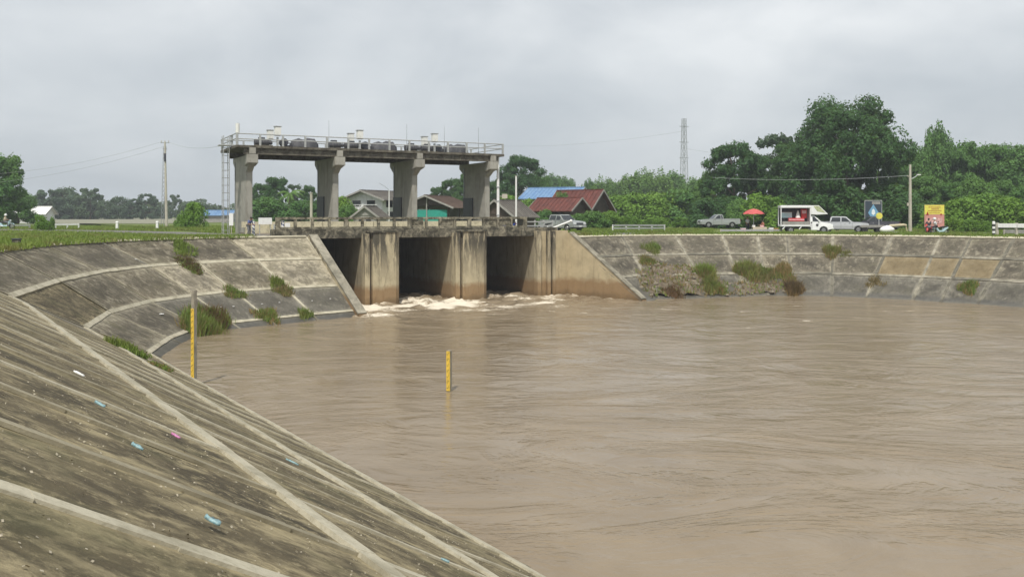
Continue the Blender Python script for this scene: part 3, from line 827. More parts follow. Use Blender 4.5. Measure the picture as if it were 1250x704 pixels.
# hoists and cabinets on the platform: things of their own
def make_hoist(u, label):
    o = empty('gate_hoist', L(u, -.2, 12.21), BARR_RZ, label, 'hoist', 'gate hoists on the platform')
    mb = MB(); mb.box((0, 0, .12), (2.6, 1.6, .22)); mb.box((-1.55, .1, .2), (.7, .6, .38)); mb.build('base_frame', M['tarp_dark'], o)
    mb = MB()
    # draped cover: lofted half-rounds with sagging folds
    secs = [(-1.15, .35, .55), (-1.0, .62, .75), (-.5, .80, .80), (-.1, .66, .78), (.35, .86, .82), (.85, .80, .80), (1.15, .45, .6)]
    nseg = 9; vs = []; fs = []
    for i, (x, h_, w_) in enumerate(secs):
        for j in range(nseg + 1):
            a = math.pi * j / nseg
            vs.append((x, math.cos(a) * w_, .24 + h_ * math.sin(a) ** .6 * (1 + .07 * math.sin(5 * a + i * 2))))
    for i in range(len(secs) - 1):
        for j in range(nseg):
            a = i * (nseg + 1) + j; fs.append((a, a + 1, a + nseg + 2, a + nseg + 1))
    fs.append(tuple(range(nseg + 1))); fs.append(tuple(range((len(secs) - 1) * (nseg + 1), len(secs) * (nseg + 1))))
    mb.add(vs, fs); mb.build('cover', M['tarp'], o, smooth=True)
    mb = MB(); mb.tube((-1.75, -.35, .62), (-1.75, .35, .62), .34, n=16); mb.build('drive_wheel', M['tarp_dark'], o)
    mb = MB(); mb.tube((-1.75, 0, .6), (1.0, 0, .6), .07, n=8); mb.build('drive_shaft', M['steel'], o)
    return o
for i, (u, lb) in enumerate(((5.15, 'tarpaulin covered gate hoist on the platform left of the second tower pier'),
              (12.4, 'tarpaulin covered gate hoist on the platform left of the third tower pier'),
              (19.55, 'tarpaulin covered gate hoist on the platform left of the rightmost tower pier'))):
    make_hoist(u, lb)
def make_motor(u, label):
    o = empty('winch_motor', L(u, -.1, 12.21), BARR_RZ, label, 'motor', 'winch motors on the platform')
    mb = MB(); mb.box((0, 0, .15), (1.5, 1.1, .3)); mb.build('plinth', M['platform'], o)
    mb = MB(); mb.tube((-.7, 0, .56), (.5, 0, .56), .30, n=14); mb.tube((.5, 0, .56), (.8, 0, .56), .18, n=12); mb.build('housing', M['tarp'], o, bevel=.03)
    mb = MB(); mb.box((-.1, 0, .9), (.5, .4, .16)); mb.build('terminal_box', M['tarp_dark'], o)
    return o
for u, lb in ((1.6, 'dark winch motor on the platform near the ladder end'), (7.9, 'dark winch motor above the second tower pier'),
              (9.5, 'dark winch motor beside the middle pair of white cabinets'), (15.2, 'dark winch motor above the third tower pier'),
              (16.8, 'dark winch motor beside the rightmost pair of white cabinets')): make_motor(u, lb)
def make_cab(px, w, label, s_=1.0):
    # placed by its place along the platform
    o = empty('control_cabinet', L(px, w, 12.21), BARR_RZ, label, 'cabinet', 'white control cabinets on the platform')
    mb = MB(); mb.box((0, 0, .5), (.16, .16, 1.0)); mb.build('stand', M['steel_rail'], o)
    mb = MB(); mb.box((0, 0, 1.35 * s_), (.5, .46, .74)); mb.build('case', M['white_box'], o, bevel=.02)
    mb = MB(); mb.box((0, 0, 1.35 * s_ + .42), (.60, .54, .06)); mb.build('cap', M['steel_rail'], o)
    mb = MB(); mb.box((.03, -.26, 1.35 * s_), (.42, .02, .62)); mb.build('door', M['white_box'], o)
    return o
for a in ((2.55, -1.6, 'white control cabinet with grey side, left one of the pair nearest the ladder'), (2.7, .6, 'white control cabinet, right one of the pair nearest the ladder'),
          (9.75, -1.4, 'white control cabinet, left one of the middle pair on the platform'), (10.0, .5, 'white control cabinet, right one of the middle pair on the platform'),
          (16.95, -1.4, 'white control cabinet, left one of the pair nearest the right end of the platform'), (17.2, .5, 'white control cabinet, right one of the pair nearest the right end of the platform')):
    make_cab(*a, s_=1.0 if a[1] < 0 else 1.1)
o = empty('white_mast', L(-.9, 2.2, 12.21), 0, 'short white mast above the ladder at the left end of the platform', 'mast')
mb = MB(); mb.tube((0, 0, 0), (0, 0, 1.9), .06, n=8); mb.build('tube', M['steel_rail'], o)
mb = MB(); mb.tube((0, 0, 1.1), (0, 0, 1.85), .16, n=10); mb.build('sleeve', M['white_box'], o)

# ------------------------------------------------------------------ vegetation
def mesh_from_np(name, V, Fq, mat):
    me = bpy.data.meshes.new(name)
    nv, nf = len(V), len(Fq); k = Fq.shape[1]
    me.vertices.add(nv); me.vertices.foreach_set('co', V.astype(np.float32).ravel())
    me.loops.add(nf * k); me.loops.foreach_set('vertex_index', Fq.astype(np.int32).ravel())
    me.polygons.add(nf); me.polygons.foreach_set('loop_start', np.arange(0, nf * k, k, dtype=np.int32))
    me.update(calc_edges=True); me.materials.append(mat)
    return me
def leaves(C, Nrm, size, rs, aspect=.55):
    """diamond leaf faces at centres C facing roughly Nrm"""
    n = len(C); rv = rs.normal(size=(n, 3)); Nn_ = Nrm + .45 * rs.normal(size=(n, 3)); Nn_ /= np.linalg.norm(Nn_, axis=1)[:, None]
    a = np.cross(Nn_, rv); a /= np.linalg.norm(a, axis=1)[:, None]; b = np.cross(Nn_, a)
    s_ = size * rs.uniform(.6, 1.35, n)[:, None]
    V = np.stack([C - a * s_, C - b * s_ * aspect, C + a * s_, C + b * s_ * aspect], 1).reshape(-1, 3)
    return V, np.arange(4 * n).reshape(n, 4)
def crown_np(seed, H, Rr, trunk_h, nl, per, leaf, style):
    """lobes on limbs: returns leaf verts, faces, lobe centres. H total height, Rr crown radius"""
    rs = np.random.RandomState(seed); lobes = []
    for i in range(nl):
        t_ = (i + .5) / nl
        if style == 'bamboo':       # tall plumes fanning out
            ang = rs.uniform(0, 2 * math.pi); rr = Rr * math.sqrt(rs.uniform()) * .85
            zt = H * rs.uniform(.25, 1.0) * (1 - .30 * (rr / Rr) ** 2)
            lobes.append((rr * math.cos(ang), rr * math.sin(ang), zt, Rr * rs.uniform(.16, .28), rs.uniform(1.2, 2.0)))
        elif style == 'spread':     # broad crown, several tiers
            zf = rs.uniform(0, 1) ** .8; ang = rs.uniform(0, 2 * math.pi)
            prof = math.sqrt(max(.03, 1 - (abs(zf - .38) / .68) ** 2)); rr = Rr * prof * math.sqrt(rs.uniform(.15, 1))
            lobes.append((rr * math.cos(ang), rr * math.sin(ang), trunk_h + (H - trunk_h) * zf * .95, Rr * rs.uniform(.11, .25), rs.uniform(.55, .95)))
        else:                       # round / shrubby
            zf = rs.uniform(0, 1); ang = rs.uniform(0, 2 * math.pi)
            prof = math.sqrt(max(.05, 1 - (zf * .98) ** 2.2)); rr = Rr * prof * math.sqrt(rs.uniform(.1, 1))
            lobes.append((rr * math.cos(ang), rr * math.sin(ang), trunk_h + (H - trunk_h) * zf * .9, Rr * rs.uniform(.20, .34), .8))
    Cs = []; Ns = []
    for (x, y, z, r, sq) in lobes:
        m = int(per * rs.uniform(.7, 1.2)); d = rs.normal(size=(m, 3)); d /= np.linalg.norm(d, axis=1)[:, None]
        rad = r * (rs.uniform(.35, 1.0, m) ** .45) * (1 + .22 * np.sin(d[:, 0] * 5 + seed) * np.cos(d[:, 1] * 4 + z))
        C = np.stack([x + d[:, 0] * rad, y + d[:, 1] * rad, z + d[:, 2] * rad * sq], 1)
        Cs.append(C); Ns.append(d * .8 + np.array([0, 0, .5]))
    # stray sprays give the outline an uneven edge
    m = per * nl // 10; idx = rs.randint(0, nl, m); L_ = np.array(lobes)[idx]; d = rs.normal(size=(m, 3)); d /= np.linalg.norm(d, axis=1)[:, None]
    Cs.append(L_[:, :3] + d * L_[:, 3:4] * rs.uniform(.85, 1.18, (m, 1)) * np.array([1, 1, .9])); Ns.append(d)
    C = np.concatenate(Cs); N_ = np.concatenate(Ns); keep = C[:, 2] > .05; C = C[keep]; N_ = N_[keep]
    V, Fq = leaves(C, N_, leaf, rs); return V, Fq, lobes
def trunk_mb(seed, H, r, trunk_h, lobes, nlimb=9):
    rs = random.Random(seed); mb = MB()
    top = (rs.uniform(-.3, .3), rs.uniform(-.3, .3), H * .72); p0 = Vector((0, 0, -.2)); pts = [p0]; rad = [r * 1.25]
    for i in range(1, 6):
        k = i / 5; pts.append(Vector((top[0] * k + rs.uniform(-.1, .1), top[1] * k + rs.uniform(-.1, .1), top[2] * k))); rad.append(r * (1 - .78 * k))
    mb.path(pts, rad, 8)
    for l in rs.sample(list(lobes), min(nlimb, len(lobes))):
        b = Vector(l[:3]); k = min(.85, max(.22, (b.z - .3 * b.xy.length) / (H * .9))); i = int(k * 5); a = pts[i].lerp(pts[min(5, i + 1)], k * 5 - i)
        mid = a.lerp(b, .5) + Vector((0, 0, .08 * H * .3)); mb.path([a, mid, b], [r * .42 * (1.1 - k), r * .25, r * .08], 5)
    return mb
PROTO = {}
def proto(key, H, Rr, th, nl, per, leaf, style, mat, seed):
    V, Fq, lobes = crown_np(seed, H, Rr, th, nl, per, leaf, style)
    me = mesh_from_np('crown', V, Fq, M[mat])
    tm = trunk_mb(seed, H, max(.08, H * .022), th, lobes); 
    tme = bpy.data.meshes.new('trunk'); tme.from_pydata(tm.v, [], tm.f); tme.materials.append(M['bark'])
    PROTO[key] = (me, tme, H, Rr, M[mat])
proto('big', 16, 8.6, 1.2, 120, 430, .215, 'spread', 'leaf_dark', 3)
proto('dark', 12, 5.4, .8, 74, 340, .20, 'spread', 'leaf_dark', 11)
proto('airy', 12, 4.6, 1.5, 42, 150, .24, 'spread', 'leaf_blue', 12)
proto('mid', 11, 5.0, .6, 74, 320, .20, 'spread', 'leaf_mid', 21)
proto('mid2', 11, 5.2, .4, 62, 320, .21, 'round', 'leaf_mid', 24)
proto('bamboo', 11, 5.0, .2, 85, 170, .26, 'bamboo', 'leaf_light', 31)
proto('bamboo2', 10, 4.6, .2, 70, 170, .26, 'bamboo', 'leaf_mid', 34)
proto('far', 11, 5.5, .4, 46, 120, .38, 'spread', 'leaf_blue', 41)
proto('far2', 10, 5.8, .3, 44, 120, .38, 'round', 'leaf_blue', 44)
proto('bush', 4, 3.2, .1, 40, 190, .17, 'round', 'leaf_bright', 51)
proto('bushm', 4, 3.2, .1, 40, 190, .17, 'round', 'leaf_mid', 52)
proto('bushd', 5, 3.6, .1, 42, 190, .19, 'round', 'leaf_dark', 53)
proto('scrub', 3, 2.2, .05, 30, 170, .13, 'bamboo', 'leaf_bright', 55)
def tree(px, Y, ytop, kind, label, group=None, wide=1.0, name=None):
    cr, tr, H, Rr, _ = PROTO[kind]; x = X(px, Y); g = gz(x, Y)
    h = (262 - ytop) * Y / F + EYE - g; s_ = h / H
    nm = name or ('shrub' if kind.startswith('bush') or kind == 'scrub' else 'bamboo_clump' if kind.startswith('bamboo') else 'tree')
    o = empty(nm, (x, Y, g - .05), random.uniform(0, 6.28), label, {'shrub': 'shrub', 'bamboo_clump': 'bamboo', 'tree': 'tree'}.get(nm, 'tree'), group)
    o.scale = (s_ * wide, s_ * wide, s_)
    for nme, me in (('trunk', tr), ('crown', cr)):
        c = bpy.data.objects.new(nme, me); COL.objects.link(c); link_child(c, o)
    return o
g = 'distant trees along the far edge of the fallow field'
TREES = [
 (-4, 128, 186, 'mid', 'light leafed tree cut by the left edge of the picture, standing behind the scooter', None, .9),
 (-38, 120, 182, 'mid', 'green tree at the far left beyond the scooter, mostly out of the frame', None, 1.1),
 (22, 150, 232, 'mid2', 'low spreading green tree behind the white roofed shed at the left', None, 1.2),
 (58, 290, 231, 'far', 'blue green tree behind the right end of the white roofed shed', g, 1.1),
 (77, 300, 226, 'far2', 'tall rounded tree, highest of the distant tree line right of the white roofed shed', g, 1.0),
 (95, 295, 236, 'far2', 'lower tree beside the tallest rounded one in the left tree line', g, 1.2),
 (110, 290, 229, 'far', 'flat topped tree just right of the tallest rounded tree in the left tree line', g, .95),
 (128, 310, 244, 'far2', 'lowest dip of the left tree line, a small blue green tree', g, 1.1),
 (146, 300, 238, 'far2', 'round dark tree half way between the shed and the lattice power pole', g, .9),
 (162, 300, 242, 'far', 'dark tree left of the pointed one near the lattice power pole', g, 1.0),
 (178, 300, 236, 'far', 'pointed dark tree just left of the lattice power pole', g, .95),
 (196, 320, 250, 'far2', 'low tree seen through the foot of the lattice power pole', g, 1.0),
 (214, 330, 237, 'far', 'greyish tree just right of the lattice power pole', g, .7),
 (228, 300, 246, 'far2', 'low tree rising behind the lone bright green bush', g, 1.0),
 (247, 310, 247, 'far2', 'low tree right of the lone bright green bush, left of the ladder', g, 1.0),
 (266, 320, 250, 'far', 'low distant tree just left of the barrage ladder', g, 1.0),
 (237, 104, 246, 'bush', 'lone bright green bush on the left bank beside the lattice power pole', None, .62),
 (222, 106, 262, 'scrub', 'small bright green sprig at the foot of the lattice power pole', None, .8),
 (54, 86, 263, 'scrub', 'bright green roadside bush right of the white roofed shed', None, .9),
 (318, 165, 224, 'dark', 'tree behind the barrage, partly hidden by the leftmost tower pier', None, .8),
 (338, 160, 216, 'dark', 'tallest dark tree in the leftmost opening of the tower', None, .8),
 (360, 185, 224, 'airy', 'thin crowned tree right of the tallest one in the leftmost tower opening', None, .8),
 (377, 160, 226, 'dark', 'dark tree just left of the second tower pier', None, .6),
 (325, 140, 242, 'bushm', 'green thicket under the trees in the leftmost tower opening', None, 1.2),
 (368, 140, 246, 'bushm', 'green thicket left of the second tower pier foot', None, 1.3),
 (395, 180, 236, 'mid', 'tree mostly hidden behind the second tower pier', None, .8),
 (413, 125, 240, 'bush', 'light green shrub just right of the second tower pier', None, .7),
 (425, 118, 250, 'bushm', 'low green shrub in front of the white house', None, .8),
 (536, 175, 228, 'dark', 'dark tree behind the brown roofed shed, left one of three', None, .8),
 (552, 170, 218, 'dark', 'dark tree behind the brown roofed shed, middle one of three', None, .8),
 (572, 165, 212, 'dark', 'dark tree at the left of the rightmost tower pier', None, .8),
 (598, 170, 222, 'dark', 'dark tree hidden behind the rightmost tower pier', None, .8),
 (636, 168, 190, 'dark', 'tall dark tree behind the two white posts', None, .85),
 (617, 172, 212, 'dark', 'dark tree seen beside the taller white post', None, .8),
 (659, 176, 212, 'mid', 'dark green tree between the tall dark tree and the blue roof', None, .6),
 (622, 128, 238, 'bush', 'yellow green shrub between the two white posts', None, .8),
 (643, 128, 243, 'bush', 'yellow green shrub left of the red roofed house', None, .8),
 (667, 134, 246, 'bushm', 'shrub at the left end of the lower red roof', None, .6),
 (676, 260, 218, 'bamboo2', 'feathery distant tree behind the blue roof, left one', None, .8),
 (692, 265, 221, 'bamboo2', 'feathery distant tree behind the blue roof, right one', None, .8),
 (718, 230, 223, 'bamboo2', 'small tree rising just right of the red roofed house', None, .5),
 (738, 222, 218, 'bamboo', 'feathery bamboo clump nearest the red roofed house', 'feathery bamboo behind the vines', .8),
 (757, 226, 217, 'bamboo', 'second feathery bamboo clump right of the red roofed house', 'feathery bamboo behind the vines', .9),
 (778, 222, 210, 'bamboo', 'bamboo clump with the highest tip, above the grey guard rail', 'feathery bamboo behind the vines', .8),
 (801, 226, 210, 'bamboo', 'bamboo clump between the highest tip and the distant lattice mast', 'feathery bamboo behind the vines', .9),
 (822, 230, 215, 'bamboo2', 'bamboo clump at the left foot of the distant lattice mast', 'feathery bamboo behind the vines', .8),
 (846, 210, 222, 'bamboo2', 'bamboo clump right of the distant lattice mast', 'feathery bamboo behind the vines', .8),
 (738, 150, 245, 'bushm', 'green mound beside the right gable of the red roofed house', None, 1.2),
 (758, 145, 238, 'bush', 'vine covered yellow green mound, left one behind the grey guard rail', None, 1.1),
 (782, 142, 236, 'bush', 'vine covered yellow green mound above the middle of the grey guard rail', None, 1.1),
 (806, 145, 235, 'bush', 'vine covered yellow green mound above the right end of the grey guard rail', None, 1.1),
 (829, 145, 233, 'bushm', 'green mound of shrubs left of the parked grey pickup', None, 1.1),
 (851, 142, 232, 'bushm', 'green mound of shrubs behind the bonnet of the parked grey pickup', None, 1.1),
 (686, 126, 236, 'bushm', 'dark shrub standing in front of the blue roof', None, .45),
 (668, 116, 256, 'bushm', 'green shrub hiding the left end of the lower red roof', None, .9),
 (705, 112, 261, 'bushm', 'low clipped green shrub in front of the red roofed house', None, 1.1),
 (724, 108, 258, 'bushm', 'dense dark green shrub right of the silver pickup at the bridge end', None, 1.2),
 (745, 118, 257, 'bush', 'low green shrub left of the grey guard rail', None, 1.0),
 (683, 118, 262, 'bush', 'low hedge bush behind the silver pickup at the bridge end', None, 1.2),
 (655, 120, 258, 'bush', 'low bright bush behind the blue motorcycle', None, 1.3),
 (768, 118, 263, 'scrub', 'low scrub behind the left of the grey guard rail', None, 1.5),
 (800, 118, 265, 'scrub', 'low scrub behind the right of the grey guard rail', None, 1.5),
 (834, 122, 265, 'scrub', 'low bright scrub just left of the parked grey pickup', None, 1.6),
 (868, 132, 208, 'mid', 'dark green tree behind the parked grey pickup, shorter than its right neighbour', None, .7),
 (896, 128, 174, 'dark', 'dark rounded tree above the red parasol', None, .85),
 (921, 136, 190, 'dark', 'dark tree filling the gap right of the rounded one above the parasol', None, .8),
 (949, 138, 162, 'airy', 'thin crowned greyish tree behind the white food truck', None, .75),
 (972, 132, 172, 'dark', 'dark tree above the cab of the white food truck', None, .8),
 (1002, 130, 170, 'dark', 'dark tree against the left flank of the tallest tree', None, .9),
 (1034, 120, 122, 'big', 'tallest tree, broad and dark green, behind the silver double cab pickup', None, .86),
 (1073, 124, 158, 'dark', 'dark tree joined to the right flank of the tallest tree', None, .6),
 (1097, 132, 182, 'mid', 'green tree behind the concrete lamp pole', None, .7),
 (1120, 140, 186, 'bamboo2', 'feathery green clump just right of the concrete lamp pole top', None, .6),
 (1143, 142, 162, 'bamboo2', 'tall feathery clump rising above the yellow signboard', None, .42),
 (1166, 150, 175, 'airy', 'thin greyish tree right of the tall feathery clump', None, .45),
 (1186, 138, 174, 'mid', 'green tree half way between the signboard and the right edge', None, .75),
 (1208, 140, 178, 'mid2', 'rounded green tree left of the pair at the right edge', None, .8),
 (1229, 136, 176, 'mid', 'left one of the pair of green trees at the right edge', None, .8),
 (1252, 132, 178, 'mid2', 'green tree cut by the right edge of the picture', None, .9),
 (1285, 128, 176, 'mid', 'green tree outside the right edge', None, .9),
 (1130, 122, 214, 'mid2', 'middle height green tree behind the yellow signboard', None, 1.0),
 (1160, 120, 222, 'mid', 'middle height green tree right of the yellow signboard', None, 1.0),
 (1190, 118, 216, 'mid2', 'middle height tree above the light green thicket', None, 1.0),
 (1222, 118, 220, 'mid', 'middle height tree left of the right edge above the white barrier', None, 1.0),
 (1252, 114, 224, 'mid2', 'middle height tree at the right edge above the white barrier', None, 1.0),
 (1150, 104, 250, 'bush', 'bright shrub just right of the yellow signboard', None, 1.0),
 (1176, 103, 242, 'bush', 'bright green shrub between the signboard and the striped post', None, 1.1),
 (1202, 104, 236, 'bush', 'highest bright shrub of the thicket left of the striped post', None, 1.1),
 (1230, 102, 240, 'bush', 'bright green shrub above the white barrier', None, 1.1),
 (1258, 98, 246, 'bush', 'bright green shrub at the right edge behind the white barrier', None, 1.1),
 (1165, 95, 266, 'scrub', 'low bright weeds on the bank top right of the motorcycles', None, 1.6),
 (1192, 92, 268, 'scrub', 'low bright weeds on the bank top left of the striped post', None, 1.6),
 (870, 122, 240, 'bushd', 'dark undergrowth behind the parked grey pickup', None, 1.1),
 (895, 124, 238, 'bushd', 'dark undergrowth left of the red parasol', None, 1.1),
 (925, 118, 236, 'bush', 'bright green shrub rising behind the red parasol', None, .9),
 (943, 119, 241, 'bush', 'bright green shrub between the red parasol and the white food truck', None, .8),
 (905, 119, 244, 'bushm', 'shrub just behind the red parasol on its left', None, .8),
 (968, 120, 236, 'bushd', 'dark undergrowth behind the box of the food truck', None, 1.2),
 (996, 122, 232, 'bushd', 'dark undergrowth above the bonnet of the food truck', None, 1.2),
 (1025, 116, 226, 'bushd', 'dark undergrowth behind the silver double cab pickup', None, 1.2),
 (1052, 118, 224, 'bushd', 'dark undergrowth left of the blue diamond sign', None, 1.2),
 (1082, 116, 224, 'bushd', 'dark undergrowth right of the blue diamond sign', None, 1.2),
 (1106, 112, 240, 'bushd', 'dark undergrowth at the foot of the concrete lamp pole', None, 1.1),
 (1128, 110, 250, 'bushm', 'undergrowth behind the left edge of the yellow signboard', None, 1.1),
]
for a in TREES: tree(a[0], a[1], a[2], a[3], a[4], a[5], a[6])
# a far wooded skyline all round, a mass nobody could count, kept beyond the things above
def far_wood():
    rs = np.random.RandomState(9); Cs = []; Ns = []
    for ang in np.arange(-1.25, 1.25, .0125):
        D = rs.uniform(430, 560); x0, y0 = math.sin(ang) * D, math.cos(ang) * D; hh = rs.uniform(5, 10)
        m = 90; d = rs.normal(size=(m, 3)); d /= np.linalg.norm(d, axis=1)[:, None]
        Cs.append(np.stack([x0 + d[:, 0] * 8, y0 + d[:, 1] * 6, 5 + np.abs(d[:, 2]) * hh], 1)); Ns.append(d)
    C = np.concatenate(Cs); V, Fq = leaves(C, np.concatenate(Ns), 1.5, rs, .8)
    o = bpy.data.objects.new('distant_wood', mesh_from_np('distant_wood', V, Fq, M['leaf_blue'])); COL.objects.link(o)
    tag(o, 'hazy belt of distant woodland on the horizon', 'woodland', kind='stuff')
far_wood()
# palm behind the barrage
def palm(px, Y, ytop, label):
    x = X(px, Y); g_ = gz(x, Y); h = (262 - ytop) * Y / F + EYE - g_
    o = empty('palm_tree', (x, Y, g_), 0, label, 'palm tree')
    mb = MB(); mb.path([(0, 0, -.2), (.15, 0, h * .35), (.1, 0, h * .7), (.25, 0, h * .9)], [.22, .17, .14, .12], 8); mb.build('trunk', M['bark'], o)
    rs = random.Random(4); top = Vector((.25, 0, h * .88))
    for i in range(16):
        a = i * 2.399; up = rs.uniform(-.1, .9); L_ = rs.uniform(2.4, 3.2); mb = MB(); prev = top; dr = Vector((math.cos(a), math.sin(a), 0))
        for j in range(9):
            k = (j + 1) / 9; p = top + dr * (L_ * k * .8) + Vector((0, 0, up * L_ * k * .8 - 1.5 * k * k)); s_ = dr.cross(Vector((0, 0, 1)))
            mb.tube(prev, p, .025, .02, 4, False)
            for sg in (-1, 1):
                q = p + s_ * sg * .55 * (1 - .6 * k) + dr * .3 + Vector((0, 0, -.28)); mb.add([prev, p, q], [(0, 1, 2)])
            prev = p
        mb.build('frond', M['leaf_light'], o)
palm(352, 150, 231, 'pale feathery palm between the dark trees in the leftmost tower opening')

# grass: blades scattered along the bank tops (nobody could count them)
def blades(name, pts, hmin, hmax, mat, label, per=5, spread=.12, seed=1, w=.018, cat='grass'):
    rs = np.random.RandomState(seed); P = np.repeat(np.array(pts, dtype=float), per, axis=0); n = len(P)
    P[:, 0] += rs.normal(0, spread, n); P[:, 1] += rs.normal(0, spread, n)
    h = rs.uniform(hmin, hmax, n); a = rs.uniform(0, 2 * math.pi, n); ln = rs.uniform(.15, .6, n) * h
    dx, dy = np.cos(a), np.sin(a); a2 = rs.uniform(0, 2 * math.pi, n); wx, wy = np.cos(a2) * w, np.sin(a2) * w; ws = rs.uniform(.7, 1.6, n)
    wx *= ws; wy *= ws
    A = P + np.stack([-wx, -wy, np.zeros(n)], 1); Bq = P + np.stack([wx, wy, np.zeros(n)], 1)
    Cq = P + np.stack([dx * ln * .45 + wx * .8, dy * ln * .45 + wy * .8, h * .62], 1); D = P + np.stack([dx * ln * .45 - wx * .8, dy * ln * .45 - wy * .8, h * .62], 1)
    T = P + np.stack([dx * ln, dy * ln, h], 1)
    V = np.stack([A, Bq, Cq, D, T], 1).reshape(-1, 3); i = np.arange(n) * 5
    tri = np.concatenate([np.stack([i, i + 1, i + 2], 1), np.stack([i, i + 2, i + 3], 1), np.stack([i + 3, i + 2, i + 4], 1)])
    o = bpy.data.objects.new(name, mesh_from_np(name, V, tri, M[mat])); COL.objects.link(o)
    return tag(o, label, cat, kind='stuff')
def near_crest_dist(x, y, st):
    return 0
rs = random.Random(3)
def crest_band(sts, d0, d1, n, out_from):
    """random points on the ground in a band outside the crest line"""
    C = [Vector(s[0]).xy for s in sts]; S = [Vector(s[2]).xy for s in sts]; res = []
    lens = [(C[i + 1] - C[i]).length for i in range(len(C) - 1)]; tot = sum(lens)
    for i, l_ in enumerate(lens):
        for _ in range(int(n * l_ / tot)):
            k = rs.random(); c = C[i].lerp(C[i + 1], k); s_ = S[i].lerp(S[i + 1], k); d = (c - s_).normalized()
            q = c + d * (d0 + (d1 - d0) * rs.random() ** 1.3)
            res.append((q.x, q.y))
    return res
def ok_ground(x, y):
    p = Vector((x, y, 0)); d = p - T0; u = d.dot(E); w = d.dot(Nn)
    if -2.0 < u < 24 and w > -4: return False
    return min((p - r_).length for r_ in road_line) > 3.3
nn = len(near_as)
pts = [(x, y, gz(x, y) - .02) for x, y in crest_band(left_st[nn - 2:], -.15, 14, 15000, 1) if ok_ground(x, y)]
for _ in range(12000):
    y = rs.uniform(60, 120); x = X(rs.uniform(-20, 300), y)
    if ok_ground(x, y) and mnoise.noise(Vector((x * .15, y * .15, 2))) > -.25: pts.append((x, y, gz(x, y) - .02))
blades('grass', pts, .08, .30, 'grass', 'green grass on the left bank top', 4, .16, 2, .026)
pts = [(x, y, gz(x, y) - .02) for x, y in crest_band(right_st[:14], .15, 9, 13000, 1) if ok_ground(x, y)]
for _ in range(7000):
    y = rs.uniform(82, 112); x = X(rs.uniform(690, 870), y)
    if ok_ground(x, y): pts.append((x, y, gz(x, y) - .02))
for _ in range(6000):
    y = rs.uniform(84, 112); x = X(rs.uniform(1100, 1270), y)
    if ok_ground(x, y): pts.append((x, y, gz(x, y) - .02))
blades('grass', pts, .12, .36, 'grass', 'green grass strip on the far right bank top', 4, .16, 4, .028)

# weeds and tufts that root on the linings
def lin_z(st, x, y):
    """height of a lining at (x, y): nearest station segment"""
    best = None
    p = Vector((x, y))
    for i in range(len(st) - 1):
        for k in range(len(st[i]) - 1):
            q = [st[i][k], st[i + 1][k], st[i + 1][k + 1], st[i][k + 1]]
            for tri in ((0, 1, 2), (0, 2, 3)):
                a, b, c_ = [Vector(q[t_]) for t_ in tri]; d = (b.y - c_.y) * (a.x - c_.x) + (c_.x - b.x) * (a.y - c_.y)
                if abs(d) < 1e-9: continue
                l1 = ((b.y - c_.y) * (x - c_.x) + (c_.x - b.x) * (y - c_.y)) / d; l2 = ((c_.y - a.y) * (x - c_.x) + (a.x - c_.x) * (y - c_.y)) / d
                if l1 >= -.02 and l2 >= -.02 and l1 + l2 <= 1.02: return a.z * l1 + b.z * l2 + c_.z * (1 - l1 - l2)
    return None
def ray_hit(st, px, py):
    """where the sight line through a pixel of the photograph meets a lining"""
    best = None; u = (px - 625) / F; v = (py - 262) / F
    Y = 2.0
    while Y < 100:
        z = lin_z(st, u * Y, Y)
        if z is not None and EYE - v * Y <= z + .005: return Vector((u * Y, Y, z))
        Y += .05 if Y < 12 else .15
    return None
def tuft(px, py, st, r, h, mats, label, n=140, seed=0, name='weed_tuft', flat=False):
    c = ray_hit(st, px, py)
    if c is None: print('no hit', label); return None
    o = empty(name, c, 0, label, 'weeds')
    q = random.Random(seed)
    for j, mt in enumerate(mats):
        pts = []
        for _ in range(n):
            a = q.uniform(0, 6.28); rr = r * (q.random() ** .75) * (1 + .35 * math.sin(3 * a + seed)); x = c.x + rr * math.cos(a); y = c.y + rr * math.sin(a); z = lin_z(st, x, y)
            if z is None: continue
            pts.append((x - c.x, y - c.y, z - c.z))
        if not pts: continue
        b = blades('leafage', pts, h * .15, h * (1.0 - .25 * j), mt, None, 6, .09, seed + j, .016); 
        for key in ('kind', 'category'):
            if key in b: del b[key]
        b['kind'] = 'stuff'; link_child(b, o)
    return o
